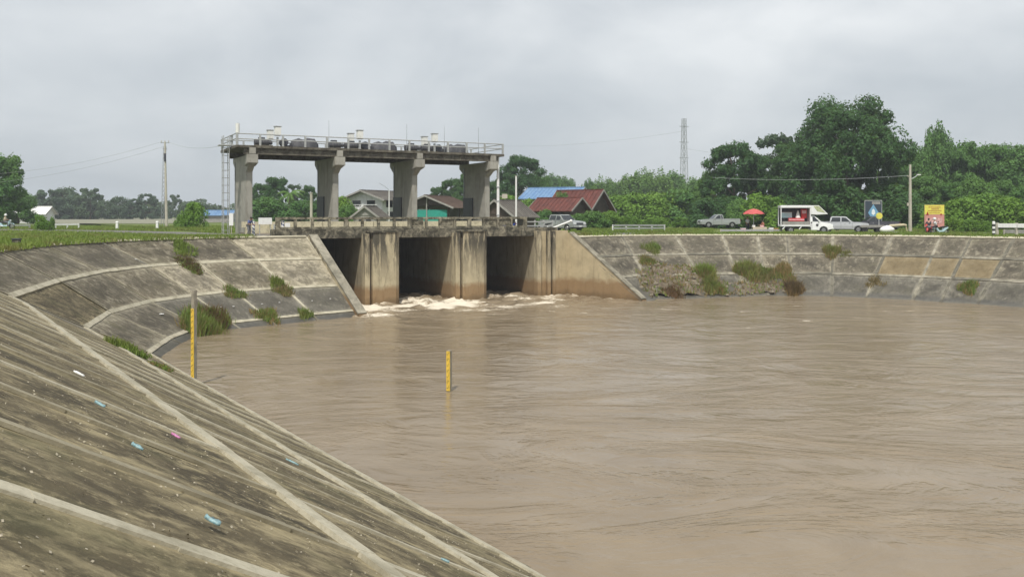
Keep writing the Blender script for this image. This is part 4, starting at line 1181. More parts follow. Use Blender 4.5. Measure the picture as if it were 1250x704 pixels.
for i, a in enumerate([
  (247, 407, left_st, 1.15, 1.15, ['grass', 'grass_dry'], 'largest weed clump, bright green, at the waterline behind the tall yellow gauge', 420),
  (262, 397, left_st, .9, .8, ['grass_red', 'grass'], 'reddish brown weeds joined to the big green clump at the waterline', 300),
  (338, 347, left_st, .42, .5, ['grass'], 'green weed tuft high on the left bank, on the rib nearest the wing wall', 150),
  (347, 357, left_st, .6, .35, ['grass_dry', 'grass'], 'straggling weeds just below the high tuft on the left bank', 110),
  (286, 360, left_st, .6, .4, ['grass', 'grass_dry'], 'small weed tuft on the cross beam above the big waterline clump', 130),
  (326, 388, left_st, .75, .45, ['grass', 'grass_dry'], 'thin olive weeds at the waterline between the two ribs of the left bank', 120),
  (373, 386, left_st, .4, .5, ['grass'], 'small green tuft at the waterline nearest the wing wall', 100),
  (232, 326, left_st, .7, .28, ['grass_red', 'grass'], 'brownish weeds creeping down from the grass at the top of the left bank', 240),
  (222, 305, left_st, .7, .3, ['grass'], 'green grass spilling over the crest of the left bank', 220),
  (150, 426, left_st, .42, .34, ['grass'], 'low leafy green weeds in the corner crease of the near slope', 260),
  (168, 434, left_st, .22, .22, ['grass'], 'small weeds beside the leafy ones in the corner crease', 120),
  (195, 448, left_st, .3, .12, ['grass', 'grass_dry'], 'sparse weeds low in the corner crease near the tall gauge', 110),
  (795, 305, right_st, .8, .55, ['grass'], 'small green tuft on the upper row of the right bank beside the wing wall', 140),
  (790, 320, right_st, .7, .4, ['grass', 'grass_dry'], 'low weeds above the eroded patch of the right bank', 130),
  (862, 340, right_st, .75, 1.2, ['grass', 'grass_dry'], 'tall weeds in the middle of the eroded patch', 300),
  (870, 355, right_st, .75, .95, ['grass', 'grass_dry'], 'weeds at the waterline below the tall ones on the eroded patch', 300),
  (912, 334, right_st, .9, 1.0, ['grass', 'grass_dry'], 'high left end of the long weed strip on the right bank', 300),
  (932, 336, right_st, 1.0, .6, ['grass', 'grass_dry'], 'middle of the long weed strip on the right bank', 260),
  (955, 336, right_st, 1.0, .6, ['grass_dry', 'grass'], 'right end of the long weed strip on the right bank', 260),
  (969, 357, right_st, .65, 1.0, ['grass_red', 'grass_dry'], 'brown dead bush at the waterline of the right bank', 220),
  (822, 359, right_st, .8, .5, ['grass_red'], 'dark brown debris weeds at the waterline beside the wing wall', 200),
  (1015, 311, right_st, .6, .8, ['grass', 'grass_dry'], 'olive weed tuft on the upper cross beam of the right bank', 160),
  (1032, 311, right_st, .5, .25, ['grass'], 'thin trail of weeds right of the olive tuft', 70),
  (1182, 353, right_st, .6, .55, ['grass', 'grass_dry'], 'green tuft low on the right bank, nearest the right edge', 150),
  (1068, 345, right_st, .7, .3, ['grass_dry'], 'dry weeds on the rib left of the sandy panels', 110)]):
    tuft(*a[:7], n=a[7], seed=i * 3 + 1)
def eroded():
    """slumped soil and rubble over the broken part of the right bank"""
    bnd = [(776, 330), (800, 322), (838, 324), (868, 334), (884, 344), (962, 343), (966, 358), (880, 362), (792, 364), (779, 348)]
    from mathutils.geometry import intersect_point_tri_2d
    def inside(px, py):
        c = False; j = len(bnd) - 1
        for i in range(len(bnd)):
            if (bnd[i][1] > py) != (bnd[j][1] > py) and px < (bnd[j][0] - bnd[i][0]) * (py - bnd[i][1]) / (bnd[j][1] - bnd[i][1]) + bnd[i][0]: c = not c
            j = i
        return c
    xs = np.arange(8, 24, .22); ys = np.arange(66.5, 79, .22); v = []; idx = {}; f = []
    for i, x in enumerate(xs):
        for j, y in enumerate(ys):
            z = lin_z(right_st, x, y)
            if z is None or z < -.4: continue
            px = 625 + F * x / y; py = 262 + F * (EYE - z) / y
            if not inside(px, py): continue
            if px > 885 and z > 1.5: continue
            edge = 1
            for (ax, ay) in ((px - 7, py), (px + 7, py), (px, py - 3)):
                if not inside(ax, ay): edge = 0
            h = .02 + edge * (.07 + .30 * mnoise.noise(Vector((x * .8, y * .8, 0))) + .18 * mnoise.noise(Vector((x * 2.6, y * 2.6, 5))))
            idx[(i, j)] = len(v); v.append((x, y, z + max(-.04, h)))
    for (i, j), a in idx.items():
        if (i + 1, j) in idx and (i + 1, j + 1) in idx and (i, j + 1) in idx: f.append((a, idx[(i + 1, j)], idx[(i + 1, j + 1)], idx[(i, j + 1)]))
    mb = MB(); mb.v = v; mb.f = f; mb.m = [0] * len(f); o = mb.build('soil_slump', M['soil'])
    tag(o, 'bare brown soil slumped over the broken panels beside the wing wall', kind='structure')
    q = random.Random(8)
    keys = list(idx.values())
    for n_ in range(70):
        p = Vector(v[q.choice(keys)]); s_ = q.uniform(.08, .30); mb = MB()
        mb.ball((0, 0, 0), (s_, s_ * q.uniform(.6, 1), s_ * q.uniform(.4, .7)), 6, 4)
        mb.v = [(a + q.uniform(-.05, .05), b + q.uniform(-.05, .05), c_ + q.uniform(-.04, .04)) for a, b, c_ in mb.v]
        st_ = mb.build('stone', M['stone'], o); st_.location = p
    pts = [v[q.choice(keys)] for _ in range(300)]
    g_ = blades('dry_grass', pts, .1, .4, 'grass_dry', 'straw coloured dry grass on the slumped soil beside the wing wall', 4, .12, 77, .025)
    pts = [v[q.choice(keys)] for _ in range(220)]
    blades('green_weeds', pts, .08, .3, 'grass', 'scattered green weeds on the slumped soil beside the wing wall', 4, .10, 78, .025, 'weeds')
eroded()

# ------------------------------------------------------------------ gauges
def gauge(px, yfoot, h, label, plate0, depth=None, zfoot=0):
    Y = (EYE - zfoot) * F / (yfoot - 262); x = X(px, Y)
    o = empty('water_gauge', (x, Y, zfoot), R(-26), label, 'gauge')
    mb = MB(); mb.box((0, 0, (h - 1.2) / 2), (.155, .155, h + 1.2)); mb.build('post', M['gauge_post'], o, bevel=.01)
    top = h - plate0
    mb = MB(); mb.box((0, -.088, top / 2 + .02), (.150, .018, top)); pl = mb.build('gauge_plate', M['yellow'], o)
    z = .12; i = 0
    while z < top - .05:
        mb = MB(); mb.box((-.03, -.0985, z), (.05, .004, .022)); mb.box((.03, -.0985, z + .05), (.016, .004, .04)); 
        if i % 2: mb.box((-.01, -.0985, z + .05), (.03, .004, .02))
        mb.build('scale_mark', M['black'], pl); z += .21; i += 1
    return o
gauge(237, 470, 3.66, 'tall yellow water gauge on a concrete post at the edge of the near slope', .72, zfoot=.02)
gauge(548.5, 477, 1.52, 'short yellow water gauge standing alone in the open water', .04)

# ------------------------------------------------------------------ litter on the near slope
def litter(px, py, l, w, mat, label, name='plastic_wrapper', ang=0, st=left_st, cat='litter'):
    c = ray_hit(st, px, py)
    if c is None: print('no litter', label); return
    nrm = Vector((nd.x * .568, nd.y * .568, 1)).normalized() if st is left_st and py > 400 else Vector((0, 0, 1))
    mb = MB(); q = random.Random(px); vs = []; fs = []
    for i in range(6):
        for j in range(4):
            vs.append(((i / 5 - .5) * l * (1 - .25 * abs(j - 1.5) / 1.5), (j / 3 - .5) * w * (1 - .5 * abs(i - 2.5) / 2.5), .012 + q.uniform(0, .02)))
    for i in range(5):
        for j in range(3): a = i * 4 + j; fs.append((a, a + 4, a + 5, a + 1))
    bot = [(x, y, .0) for x, y, z in vs]; nv = len(vs); vs += bot; fs += [tuple(k + nv for k in f)[::-1] for f in list(fs)]
    rim = [0, 4, 8, 12, 16, 20, 21, 22, 23, 19, 15, 11, 7, 3, 2, 1]
    for a, b in zip(rim, rim[1:] + rim[:1]): fs.append((a, b, b + nv, a + nv))
    mb.add(vs, fs); o = mb.build(name, mat, None, smooth=True)
    o.rotation_mode = 'QUATERNION'
    o.rotation_quaternion = Vector((0, 0, 1)).rotation_difference(nrm) @ Matrix.Rotation(ang, 3, 'Z').to_quaternion()
    o.location = c + nrm * .04
    tag(o, label, cat)
litter(255, 644, .16, .085, M['pale_plastic'], 'pale blue plastic wrapper, the nearest and largest on the near slope', ang=-.5)
litter(164, 551, .16, .06, M['pale_plastic'], 'pale blue plastic wrapper left of the pink one', ang=-.4)
litter(119, 498, .18, .08, M['pale_plastic'], 'faded pale blue wrapper up the slope from the pink one', ang=-.4)
litter(212, 536, .16, .06, M['pink_plastic'], 'small pink and purple wrapper on the dark panel', ang=-.4)
litter(94, 460, .22, .09, M['white'], 'white scrap of plastic in the upper left of the near slope', ang=-.3)
litter(355, 567, .28, .08, M['pale_plastic'], 'pale blue scrap near the waterline on the near slope', ang=-.2)
litter(541, 688, .12, .05, M['pale_plastic'], 'thin blue white scrap at the bottom of the near slope', ang=-.2)
litter(197, 384, .3, .25, M['white'], 'white foam cup lying in the corner of the left bank', 'foam_cup')
for i, (px, py, lb) in enumerate([(270, 377, 'white foam scrap just above the reddish weeds'), (285, 376, 'white foam scrap on the slate panel right of the reddish weeds'),
        (320, 372, 'white foam scrap on the middle slate panel of the left bank'), (341, 370, 'small white scrap right of the middle slate panel centre'),
        (381, 369, 'white scrap on the slate panel nearest the wing wall'), (403, 366, 'white scrap on the left bank closest to the wing wall'),
        (369, 386, 'white foam scrap in the tuft at the waterline'), (334, 349, 'white scrap in the high weed tuft'),
        (166, 318, 'white scrap on the top row of the left bank panels')]):
    litter(px, py, .13, .12, M['white'], lb, 'foam_scrap')

# ------------------------------------------------------------------ poles, masts, wires
def at(px, Y, dz=0.0): x = X(px, Y); return Vector((x, Y, gz(x, Y) + dz))
def HY(py, Y): return EYE - (py - 262) / F * Y       # height of a point seen at row py and distance Y
# lattice mast far right
def lattice_mast(px, Y, ytop, base_w, top_w, label, n=14):
    p = at(px, Y); h = HY(ytop, Y) - p.z; o = empty('lattice_mast', p, R(20), label, 'mast')
    mb = MB(); w = lambda k: (base_w * (1 - k) ** 1.3 + top_w) / 2
    for sx, sy in ((-1, -1), (1, -1), (1, 1), (-1, 1)):
        for i in range(n): k, k2 = i / n, (i + 1) / n; mb.tube((sx * w(k), sy * w(k), h * k), (sx * w(k2), sy * w(k2), h * k2), .12, n=5)
    mb.build('leg_lattice', M['steel'], o)
    mb = MB()
    for i in range(n):
        k, k2 = i / n, (i + 1) / n; c = [(-1, -1), (1, -1), (1, 1), (-1, 1)]
        for j in range(4):
            a, b = c[j], c[(j + 1) % 4]
            mb.tube((a[0] * w(k), a[1] * w(k), h * k), (b[0] * w(k2), b[1] * w(k2), h * k2), .045, n=4)
            mb.tube((b[0] * w(k), b[1] * w(k), h * k), (a[0] * w(k2), a[1] * w(k2), h * k2), .045, n=4)
            mb.tube((a[0] * w(k2), a[1] * w(k2), h * k2), (b[0] * w(k2), b[1] * w(k2), h * k2), .045, n=4)
    mb.build('bracing', M['steel'], o); return o, h
mast, mh = lattice_mast(835, 340, 145, 1.9, 1.2, 'tall grey lattice mast rising above the distant bamboo')
for dz in (3, 9, 15): 
    mb = MB(); mb.tube((-2.0, 0, mh - dz), (2.0, 0, mh - dz), .12, n=5); mb.build('crossarm', M['steel'], mast)
# concrete power pole with crossarm on the left, its slim lattice mate beside it
p = at(202.5, 112); h = HY(173, 112) - p.z
pole = empty('power_pole', p, 0, 'tall pale power pole with small crossarms on the left bank', 'pole')
mb = MB(); mb.tube((.1, 0, -.2), (-.12, 0, h), .19, .10, 8); mb.build('shaft', M['pole'], pole)
mb = MB()
for i in range(16): 
    z = 1 + i * (h - 2) / 16; z2 = z + (h - 2) / 16
    for a, b in (((-.62, 0), (-.28, 0)), ((-.28, 0), (-.62, 0))): mb.tube((a[0] + .02 * i, 0, z), (b[0] + .02 * (i + 1), 0, z2), .02, n=4)
for xx in (-.62, -.28): mb.tube((xx, 0, 0), (xx + .32, 0, h - .6), .03, n=5)
mb.build('lattice_stay', M['steel'], pole)
for zz_, hw in ((h - .15, .55), (h - .9, .28)):
    mb = MB(); mb.bar((-.12 - hw, 0, zz_), (-.12 + hw, 0, zz_), .08, .08); mb.build('crossarm', M['steel'], pole)
for xx in (-.55, -.12, .35):
    mb = MB(); mb.tube((xx, 0, h - .1), (xx, 0, h + .14), .045, n=6); mb.build('insulator', M['pole'], pole)
mb = MB(); mb.box((-.05, -.15, h - 2.0), (.22, .2, 1.0)); mb.build('switch_box', M['tarp_dark'], pole)
# lamp pole on the right
p = at(1111, 88); h = HY(201, 88) - p.z
lp = empty('lamp_pole', p, 0, 'square concrete lamp pole with a short arm, right of the parked vehicles', 'pole')
mb = MB(); mb.box((0, 0, h / 2 - .1), (.26, .26, h + .2), taper=.62); mb.build('shaft', M['pole'], lp)
mb = MB(); mb.path([(.05, 0, h - 1.45), (.45, 0, h - 1.25), (.75, 0, h - 1.05)], .035, 6); mb.build('arm', M['steel'], lp)
mb = MB(); mb.box((.85, 0, h - 1.0), (.38, .14, .09)); mb.build('lamp_head', M['white'], lp)
mb = MB(); mb.box((-.22, 0, 2.9), (.16, .12, .3)); mb.build('junction_box', M['pole'], lp)
mb = MB(); mb.tube((-.12, 0, h - 1.2), (-.3, 0, h - 1.1), .05, n=6); mb.build('insulator', M['pole'], lp)
def wire(a, b, sag, r, label, name='overhead_wire', n=18):
    a = Vector(a); b = Vector(b); mb = MB(); pts = [a.lerp(b, i / n) - Vector((0, 0, sag * 4 * (i / n) * (1 - i / n))) for i in range(n + 1)]
    mb.path(pts, r, 4); o = mb.build(name, M['wire'], None); return tag(o, label, 'wire')
wire(lp.location + Vector((-.3, 0, h - 1.1)), at(870, 112, HY(216, 112) - 4.8), .35, .022, 'single pale wire sagging left from the concrete lamp pole across the tallest tree')
pt = Vector(pole.location); ph = HY(173, 112) - pt.z
wire(pt + Vector((-.5, 0, ph)), (X(-40, 118), 118, HY(214, 118)), .9, .014, 'upper thin wire running left from the tall pale power pole')
wire(pt + Vector((-.2, 0, ph - .6)), (X(-40, 118), 118, HY(226, 118)), .8, .014, 'lower thin wire running left from the tall pale power pole')
wire(pt + Vector((.3, 0, ph)), L(-1.7, .9, 12.35), .5, .014, 'thin wire between the power pole and the ladder head')
wire((X(835, 340), 340, HY(160, 340)), (X(560, 430), 430, HY(176, 430)), 3, .035, 'hair thin cable running left from the distant lattice mast')
wire((X(835, 340), 340, HY(181, 340)), (X(1010, 300), 300, HY(186, 300)), 2, .035, 'hair thin cable running right from the distant lattice mast')
# slim posts beside the tower
for px, Y, yt, r_, lb in ((608, 82.5, 192, .14, 'taller white post against the right end of the hoist platform'), (630, 84, 215, .10, 'shorter white post right of the tower')):
    p = at(px, Y); hh = HY(yt, Y) - p.z; o = empty('white_post', p, 0, lb, 'post', 'white posts right of the tower')
    mb = MB(); mb.tube((0, 0, -.1), (0, 0, hh), r_, r_ * .85, 10); mb.build('shaft', M['white'], o)
    mb = MB(); mb.tube((0, 0, hh), (0, 0, hh + .05), r_ * 1.15, n=10); mb.build('cap', M['pole'], o)
    if px == 608:
        for q in range(3): mb = MB(); mb.tube((-.16, 0, 1.6 + q * 1.3), (.16, 0, 1.6 + q * 1.3), .17, n=10) if False else mb.box((0, 0, 1.6 + q * 1.3), (.34, .34, .06)); mb.build('clamp', M['steel'], o)
        mb = MB(); mb.box((.62, 0, 3.35), (.5, .1, .42)); mb.bar((.1, 0, 3.35), (.4, 0, 3.35), .05, .05); mb.build('bracket_lamp', M['pole'], o)
for px, Y, yt, lb in ((475, 118, 232, 'thin white street post in front of the white house'),):
    p = at(px, Y); hh = HY(yt, Y) - p.z; o = empty('street_post', p, 0, lb, 'post')
    mb = MB(); mb.tube((0, 0, -.1), (0, 0, hh), .09, .06, 8); mb.build('shaft', M['white'], o)
    mb = MB(); mb.path([(0, 0, hh), (-.6, 0, hh + .5), (-1.3, 0, hh + .9)], .03, 5); mb.build('arm', M['steel'], o)
p = at(380, 96); o = empty('street_post', p, 0, 'pale concrete post beside the foot of the second tower pier', 'post')
mb = MB(); mb.tube((0, 0, -.1), (0, 0, 3.9), .17, .14, 8); mb.build('shaft', M['pole'], o)
mb = MB(); mb.tube((0, 0, 3.9), (0, 0, 3.98), .19, n=8); mb.build('cap', M['pole'], o)

# ------------------------------------------------------------------ bollards, guard rails, boards
def bollard(pos, h, r, ca, cb, n, label, spiral=False, group=None):
    o = empty('bollard', pos, 0, label, 'bollard', group)
    if spiral:
        mb = MB(); N = 12; rows = 16
        vs = []; fs = []; mi = []
        for j in range(rows + 1):
            for i in range(N): a = 2 * math.pi * i / N; vs.append((r * math.cos(a), r * math.sin(a), h * j / rows))
        for j in range(rows):
            for i in range(N): fs.append((j * N + i, j * N + (i + 1) % N, (j + 1) * N + (i + 1) % N, (j + 1) * N + i)); mi.append(1 if (i + j * 2) % 8 < 3 else 0)
        fs.append(tuple(range(rows * N, rows * N + N))); mi.append(0)
        mb.v = vs; mb.f = fs; mb.m = mi; mb.build('post', [ca, cb], o)
    else:
        for i in range(n):
            mb = MB(); mb.tube((0, 0, h * i / n), (0, 0, h * (i + 1) / n - .003), r, n=12); mb.build('band', ca if (n - i) % 2 else cb, o)
    mb = MB(); mb.ball((0, 0, h), (r, r, r * .5), 12, 5); mb.build('top', ca, o)
    return o
bollard(at(309.5, 64.5), 1.05, .10, M['white'], M['blue_stripe'], 6, 'white and blue spiral striped bollard next to the person by the leftmost pier', True)
bollard(at(345, 63.2), 1.12, .13, M['white'], M['blue_stripe'], 6, 'white and blue spiral striped bollard at the left end of the old parapet', True)
p = at(1213, 72.6); bollard(p, 1.28, .115, M['white'], M['black'], 7, 'black and white banded bollard on the right bank beside the white barrier')
for px, Y, lb in ((143, 92, 'small white marker post on the left bank, left one'), (192, 94, 'small white marker post on the left bank, right one beside the power pole')):
    o = empty('marker_post', at(px, Y), 0, lb, 'marker post', 'white marker posts on the left bank')
    mb = MB(); mb.box((0, 0, .4), (.24, .24, .8), taper=.85); mb.build('post', M['white'], o)
    mb = MB(); mb.box((0, 0, .84), (.28, .28, .09), taper=.5); mb.build('cap', M['white'], o)
o = empty('concrete_block', at(20, 44.5), R(12), 'small dark hollow concrete box on the bank crest at the left', 'box')
mb = MB(); mb.box((0, 0, .16), (.34, .32, .36)); mb.build('box', M['parapet'], o, bevel=.02)
mb = MB(); mb.box((0, 0, .36), (.40, .38, .05)); mb.build('lid', M['tarp_dark'], o)
def guard(a, b, n, zs, hz, th, mat, pm, label, ph=.75, name='guard_rail', post_w=.14):
    a = Vector(a); b = Vector(b); d = b - a; o = empty(name, a, 0, label, 'guard rail')
    for i in range(n):
        q = d * (i / (n - 1)); mb = MB(); mb.box((q.x, q.y, q.z + ph / 2), (post_w, post_w, ph)); mb.build('post', pm, o)
    for z in zs:
        for i in range(n - 1):
            q = d * (i / (n - 1)); q2 = d * ((i + 1) / (n - 1)); s_ = Vector((0, -post_w * .5 - .035, z))
            mb = MB(); mb.bar(q + s_ + d.normalized() * .02, q2 + s_ - d.normalized() * .02, th, hz); mb.build('rail', mat, o)
    return o
guard(at(748, 93), at(811, 97), 5, (.72, .42), .16, .07, M['steel_rail'], M['white'], 'grey guard rail with white posts on the right bank top behind the wing wall', .8)
guard(at(-60, 92), at(36, 97), 5, (.42,), .14, .06, M['steel_rail'], M['steel_rail'], 'low grey guard rail at the left edge below the scooter', .5)
guard(at(68, 97), at(96, 99), 3, (.50,), .20, .06, M['white'], M['white'], 'short low white rail on the left bank beside the roadside bush', .6)
guard(at(1217, 74), at(1290, 71), 4, (.98,), .34, .10, M['white'], M['pole'], 'weathered white board barrier on the right bank at the right edge', 1.2, 'barrier', .18)
guard(at(1226, 76), at(1290, 73), 3, (.45,), .30, .08, M['house_grey'], M['pole'], 'grey lower barrier behind the white one at the right edge', .6, 'barrier', .14)
guard(at(880, 89), at(954, 90), 5, (.30,), .18, .06, M['steel_rail'], M['pole'], 'low grey kerb rail in front of the parasol stall', .42, 'kerb_rail')
guard(L(19.9, 13.4, 5.3), L(22.4, 13.4, 5.3), 4, (.72, .38), .09, .05, M['steel_rail'], M['steel_rail'], 'galvanised end rail in front of the silver pickup at the bridge end', .85, 'end_rail', .12)
guard(L(1.2, 13.4, 5.12) - E * 1.6, L(-.3, 13.4, 5.12) + E * .2, 2, (.62,), .10, .05, M['steel_rail'], M['steel_rail'], 'short grey rail joining the parapet to the right of the striped bollard', .8, 'end_rail', .1)
o = empty('barrier_pole', L(23.3, 12.6, 5.0), 0, 'white barrier pole lying slanted beside the silver pickup at the bridge end', 'barrier pole')
mb = MB(); mb.tube((-.5, 0, .42), (1.15, .3, 1.05), .07, n=8); mb.build('arm', M['white'], o)
mb = MB(); mb.ball((1.2, .3, 1.07), .13, 8, 5); mb.ball((-.52, 0, .42), .13, 8, 5); mb.build('end_knob', M['white'], o)
mb = MB(); mb.tube((0, .1, -.1), (0, .1, .6), .05, n=6); mb.build('stand', M['steel_rail'], o)
o = empty('notice_board', L(-.2, 9.4, 5.07), BARR_RZ, 'blank white board beside the leftmost tower pier', 'board')
mb = MB(); mb.box((0, 0, 1.05), (1.0, .05, .5)); mb.build('board', M['white'], o)
for xx in (-.4, .4): mb = MB(); mb.tube((xx, .05, 0), (xx, .05, .8), .03, n=6); mb.build('leg', M['steel_rail'], o)
o = empty('notice_board', at(351, 65), R(10), 'small white panel right of the striped bollard at the parapet end', 'board')
mb = MB(); mb.box((0, 0, .72), (.36, .05, .50)); mb.build('board', M['white'], o)
mb = MB(); mb.tube((0, .06, 0), (0, .06, .6), .03, n=6); mb.build('leg', M['steel_rail'], o)
o = empty('notice_board', at(282.3, 71.6), R(10), 'narrow upright white board at the foot of the ladder', 'board')
mb = MB(); mb.box((0, 0, 1.2), (.32, .06, 1.0)); mb.build('board', M['white'], o)
mb = MB(); mb.tube((0, .07, 0), (0, .07, 1.2), .035, n=6); mb.build('leg', M['pole'], o)

# ------------------------------------------------------------------ vehicles
def wheels(o, xs, hw, r, w=.20):
    for x in xs:
        for s_ in (-1, 1):
            mb = MB(); mb.tube((x, s_ * (hw - w), r), (x, s_ * hw, r), r, n=18); t_ = mb.build('wheel', M['tyre'], o, bevel=.03)
            mb = MB(); mb.tube((x, s_ * (hw - .02), r), (x, s_ * (hw + .012), r), r * .62, r * .55, 14); mb.build('rim', M['rim'], t_)
            mb = MB()
            for q in range(5): a = q * 1.2566; mb.bar((x + .05 * math.cos(a), s_ * (hw + .02), r + .05 * math.sin(a)), (x + r * .5 * math.cos(a), s_ * (hw + .02), r + r * .5 * math.sin(a)), .02, .05)
            mb.build('spokes', M['tarp_dark'], t_)
def loft_body(prof_low, prof_top, hw, hw_top, z_belt):
    pass
def side_shell(mb, prof, hw, tumble=0.0, z0=.9, z1=1.6):
    """closed side outline (x, z) given width; width narrows above z0"""
    def W_(z): return hw - tumble * max(0, min(1, (z - z0) / (z1 - z0)))
    n = len(prof); vs = [(x, -W_(z), z) for x, z in prof] + [(x, W_(z), z) for x, z in prof]
    fs = [(i, (i + 1) % n, n + (i + 1) % n, n + i) for i in range(n)] + [tuple(range(n))[::-1], tuple(range(n, 2 * n))]
    mb.add(vs, fs)
def arch(x, r, n=7, z=.34):
    return [(x + r * math.cos(math.pi * i / (n - 1)), z - .04 + r * math.sin(math.pi * i / (n - 1))) for i in range(n)]
def pickup(name, pos, rz, label, paint, double=False, cab_only=False):
    """front of the vehicle points to +x; length about 5.1 m"""
    o = empty(name, pos, rz, label, 'pickup')
    xf, xr = 1.55, -1.50
    low = [(2.48, .42), (2.52, .72), (2.40, .96)] + ([(1.45, 1.06)]) + [(.95, 1.08), (-2.50, 1.06), (-2.55, .95), (-2.55, .48)] + \
          [(-1.95, .42)] + arch(xr, .44)[::-1] + [(-.9, .36), (.95, .36)] + arch(xf, .44)[::-1] + [(2.05, .40)]
    mb = MB(); side_shell(mb, low, .86, .05, .7, 1.1); mb.build('body', paint, o, bevel=.025)
    cx0 = -1.25 if double else -.42
    cab = [(1.00, 1.07), (.38, 1.60), (.15, 1.66), (cx0 + .25, 1.66), (cx0 + .08, 1.60), (cx0, 1.07)]
    mb = MB(); side_shell(mb, cab, .81, .16, 1.07, 1.66); mb.build('cab', paint, o, bevel=.03)
    # windows as thin panes standing proud of the cab sides, with pillars between
    def pane(pts, s_, nm='window'):
        mb = MB(); n = len(pts)
        wy = lambda z: .81 - .16 * max(0, min(1, (z - 1.07) / .59)) 
        vs = [(x, s_ * (wy(z) + .006), z) for x, z in pts] + [(x, s_ * (wy(z) - .02), z) for x, z in pts]
        mb.add(vs, [tuple(range(n)), tuple(range(n, 2 * n))[::-1]] + [(i, (i + 1) % n, n + (i + 1) % n, n + i) for i in range(n)]); mb.build(nm, M['glass'], o)
    for s_ in (-1, 1):
        if double:
            pane([(.78, 1.12), (.32, 1.52), (-.10, 1.56), (-.10, 1.12)], s_); pane([(-.20, 1.12), (-.20, 1.56), (-1.0, 1.56), (-1.14, 1.12)], s_)
        else:
            pane([(.78, 1.12), (.30, 1.52), (-.02, 1.56), (-.02, 1.12)], s_); pane([(-.10, 1.12), (-.10, 1.56), (-.24, 1.56), (-.32, 1.12)], s_)
    # windscreen and rear window
    mb = MB(); a = Vector((.95, 0, 1.135)); b = Vector((.43, 0, 1.575)); nrm = Vector((.44, 0, .52)).normalized() * .012
    mb.add([(a.x + nrm.x, -.70, a.z + nrm.z), (a.x + nrm.x, .70, a.z + nrm.z), (b.x + nrm.x, .60, b.z + nrm.z), (b.x + nrm.x, -.60, b.z + nrm.z),
            (a.x - .02, -.70, a.z - .02), (a.x - .02, .70, a.z - .02), (b.x - .02, .60, b.z - .02), (b.x - .02, -.60, b.z - .02)],
           [(0, 1, 2, 3), (7, 6, 5, 4), (0, 4, 5, 1), (1, 5, 6, 2), (2, 6, 7, 3), (3, 7, 4, 0)]); mb.build('windscreen', M['glass'], o)
    # load bed: rails round a flat dark sheet on the closed body
    mb = MB(); mb.box((-1.75 if not double else -1.95, 0, 1.075), (1.25 if double else 1.95, 1.3, .02)); mb.build('load_bed', M['tarp_dark'], o)
    for s_ in (-1, 1):
        x0 = -1.32 if double else -.5
        mb = MB(); mb.bar((-2.52, s_ * .78, 1.10), (x0, s_ * .78, 1.10), .09, .08); mb.build('bed_rail', paint, o)
        mb = MB(); mb.box((2.44, s_ * .62, .80), (.16, .34, .17)); mb.build('headlight', M['lamp_glass'], o, bevel=.02)
        mb = MB(); mb.box((-2.55, s_ * .76, .85), (.04, .12, .28)); mb.build('tail_lamp', M['tail'], o)
        mb = MB(); mb.box((.72, s_ * .90, 1.16), (.12, .16, .13)); mb.build('mirror', paint, o, bevel=.02)
        mb = MB(); mb.box((.25, s_ * .868, .92), (.14, .02, .03)); mb.build('door_handle', M['steel_rail'], o)
        mb = MB(); mb.box((-.14, s_ * .853, .74), (.015, .02, .62)); mb.box((.95, s_ * .853, .74), (.015, .02, .58)); mb.build('door_gap', M['black'], o)
    mb = MB(); mb.box((2.52, 0, .78), (.05, .84, .16)); mb.build('grille', M['tarp_dark'], o)
    mb = MB(); mb.box((2.53, 0, .50), (.14, 1.62, .17)); mb.build('bumper', M['steel_rail'] if double else paint, o, bevel=.03)
    mb = MB(); mb.box((2.61, 0, .52), (.02, .36, .11)); mb.build('number_plate', M['white'], o)
    mb = MB(); mb.box((0, 0, .38), (4.6, 1.3, .2)); mb.build('chassis', M['black'], o)
    wheels(o, (xf, xr), .86, .34)
    return o
def rise(p, dz): return Vector((p.x, p.y, p.z + dz))
pickup('parked_pickup', rise(at(877, 112), .25), R(180 + 6), 'grey single cab pickup parked side on, left of the red parasol', M['grey_car'])
pickup('parked_pickup', rise(at(1029, 92.5), .03), R(-24), 'silver double cab pickup parked behind the white food truck, facing right', M['silver'], True)
pickup('parked_pickup', rise(at(687, 88), .10), R(-52), 'silver pickup facing the camera at the right end of the barrage bridge', M['grey_car'], True)
pickup('parked_pickup', rise(at(1066, 97), .03), R(174), 'dark pickup half hidden under the blue diamond sign', M['tarp_dark'])

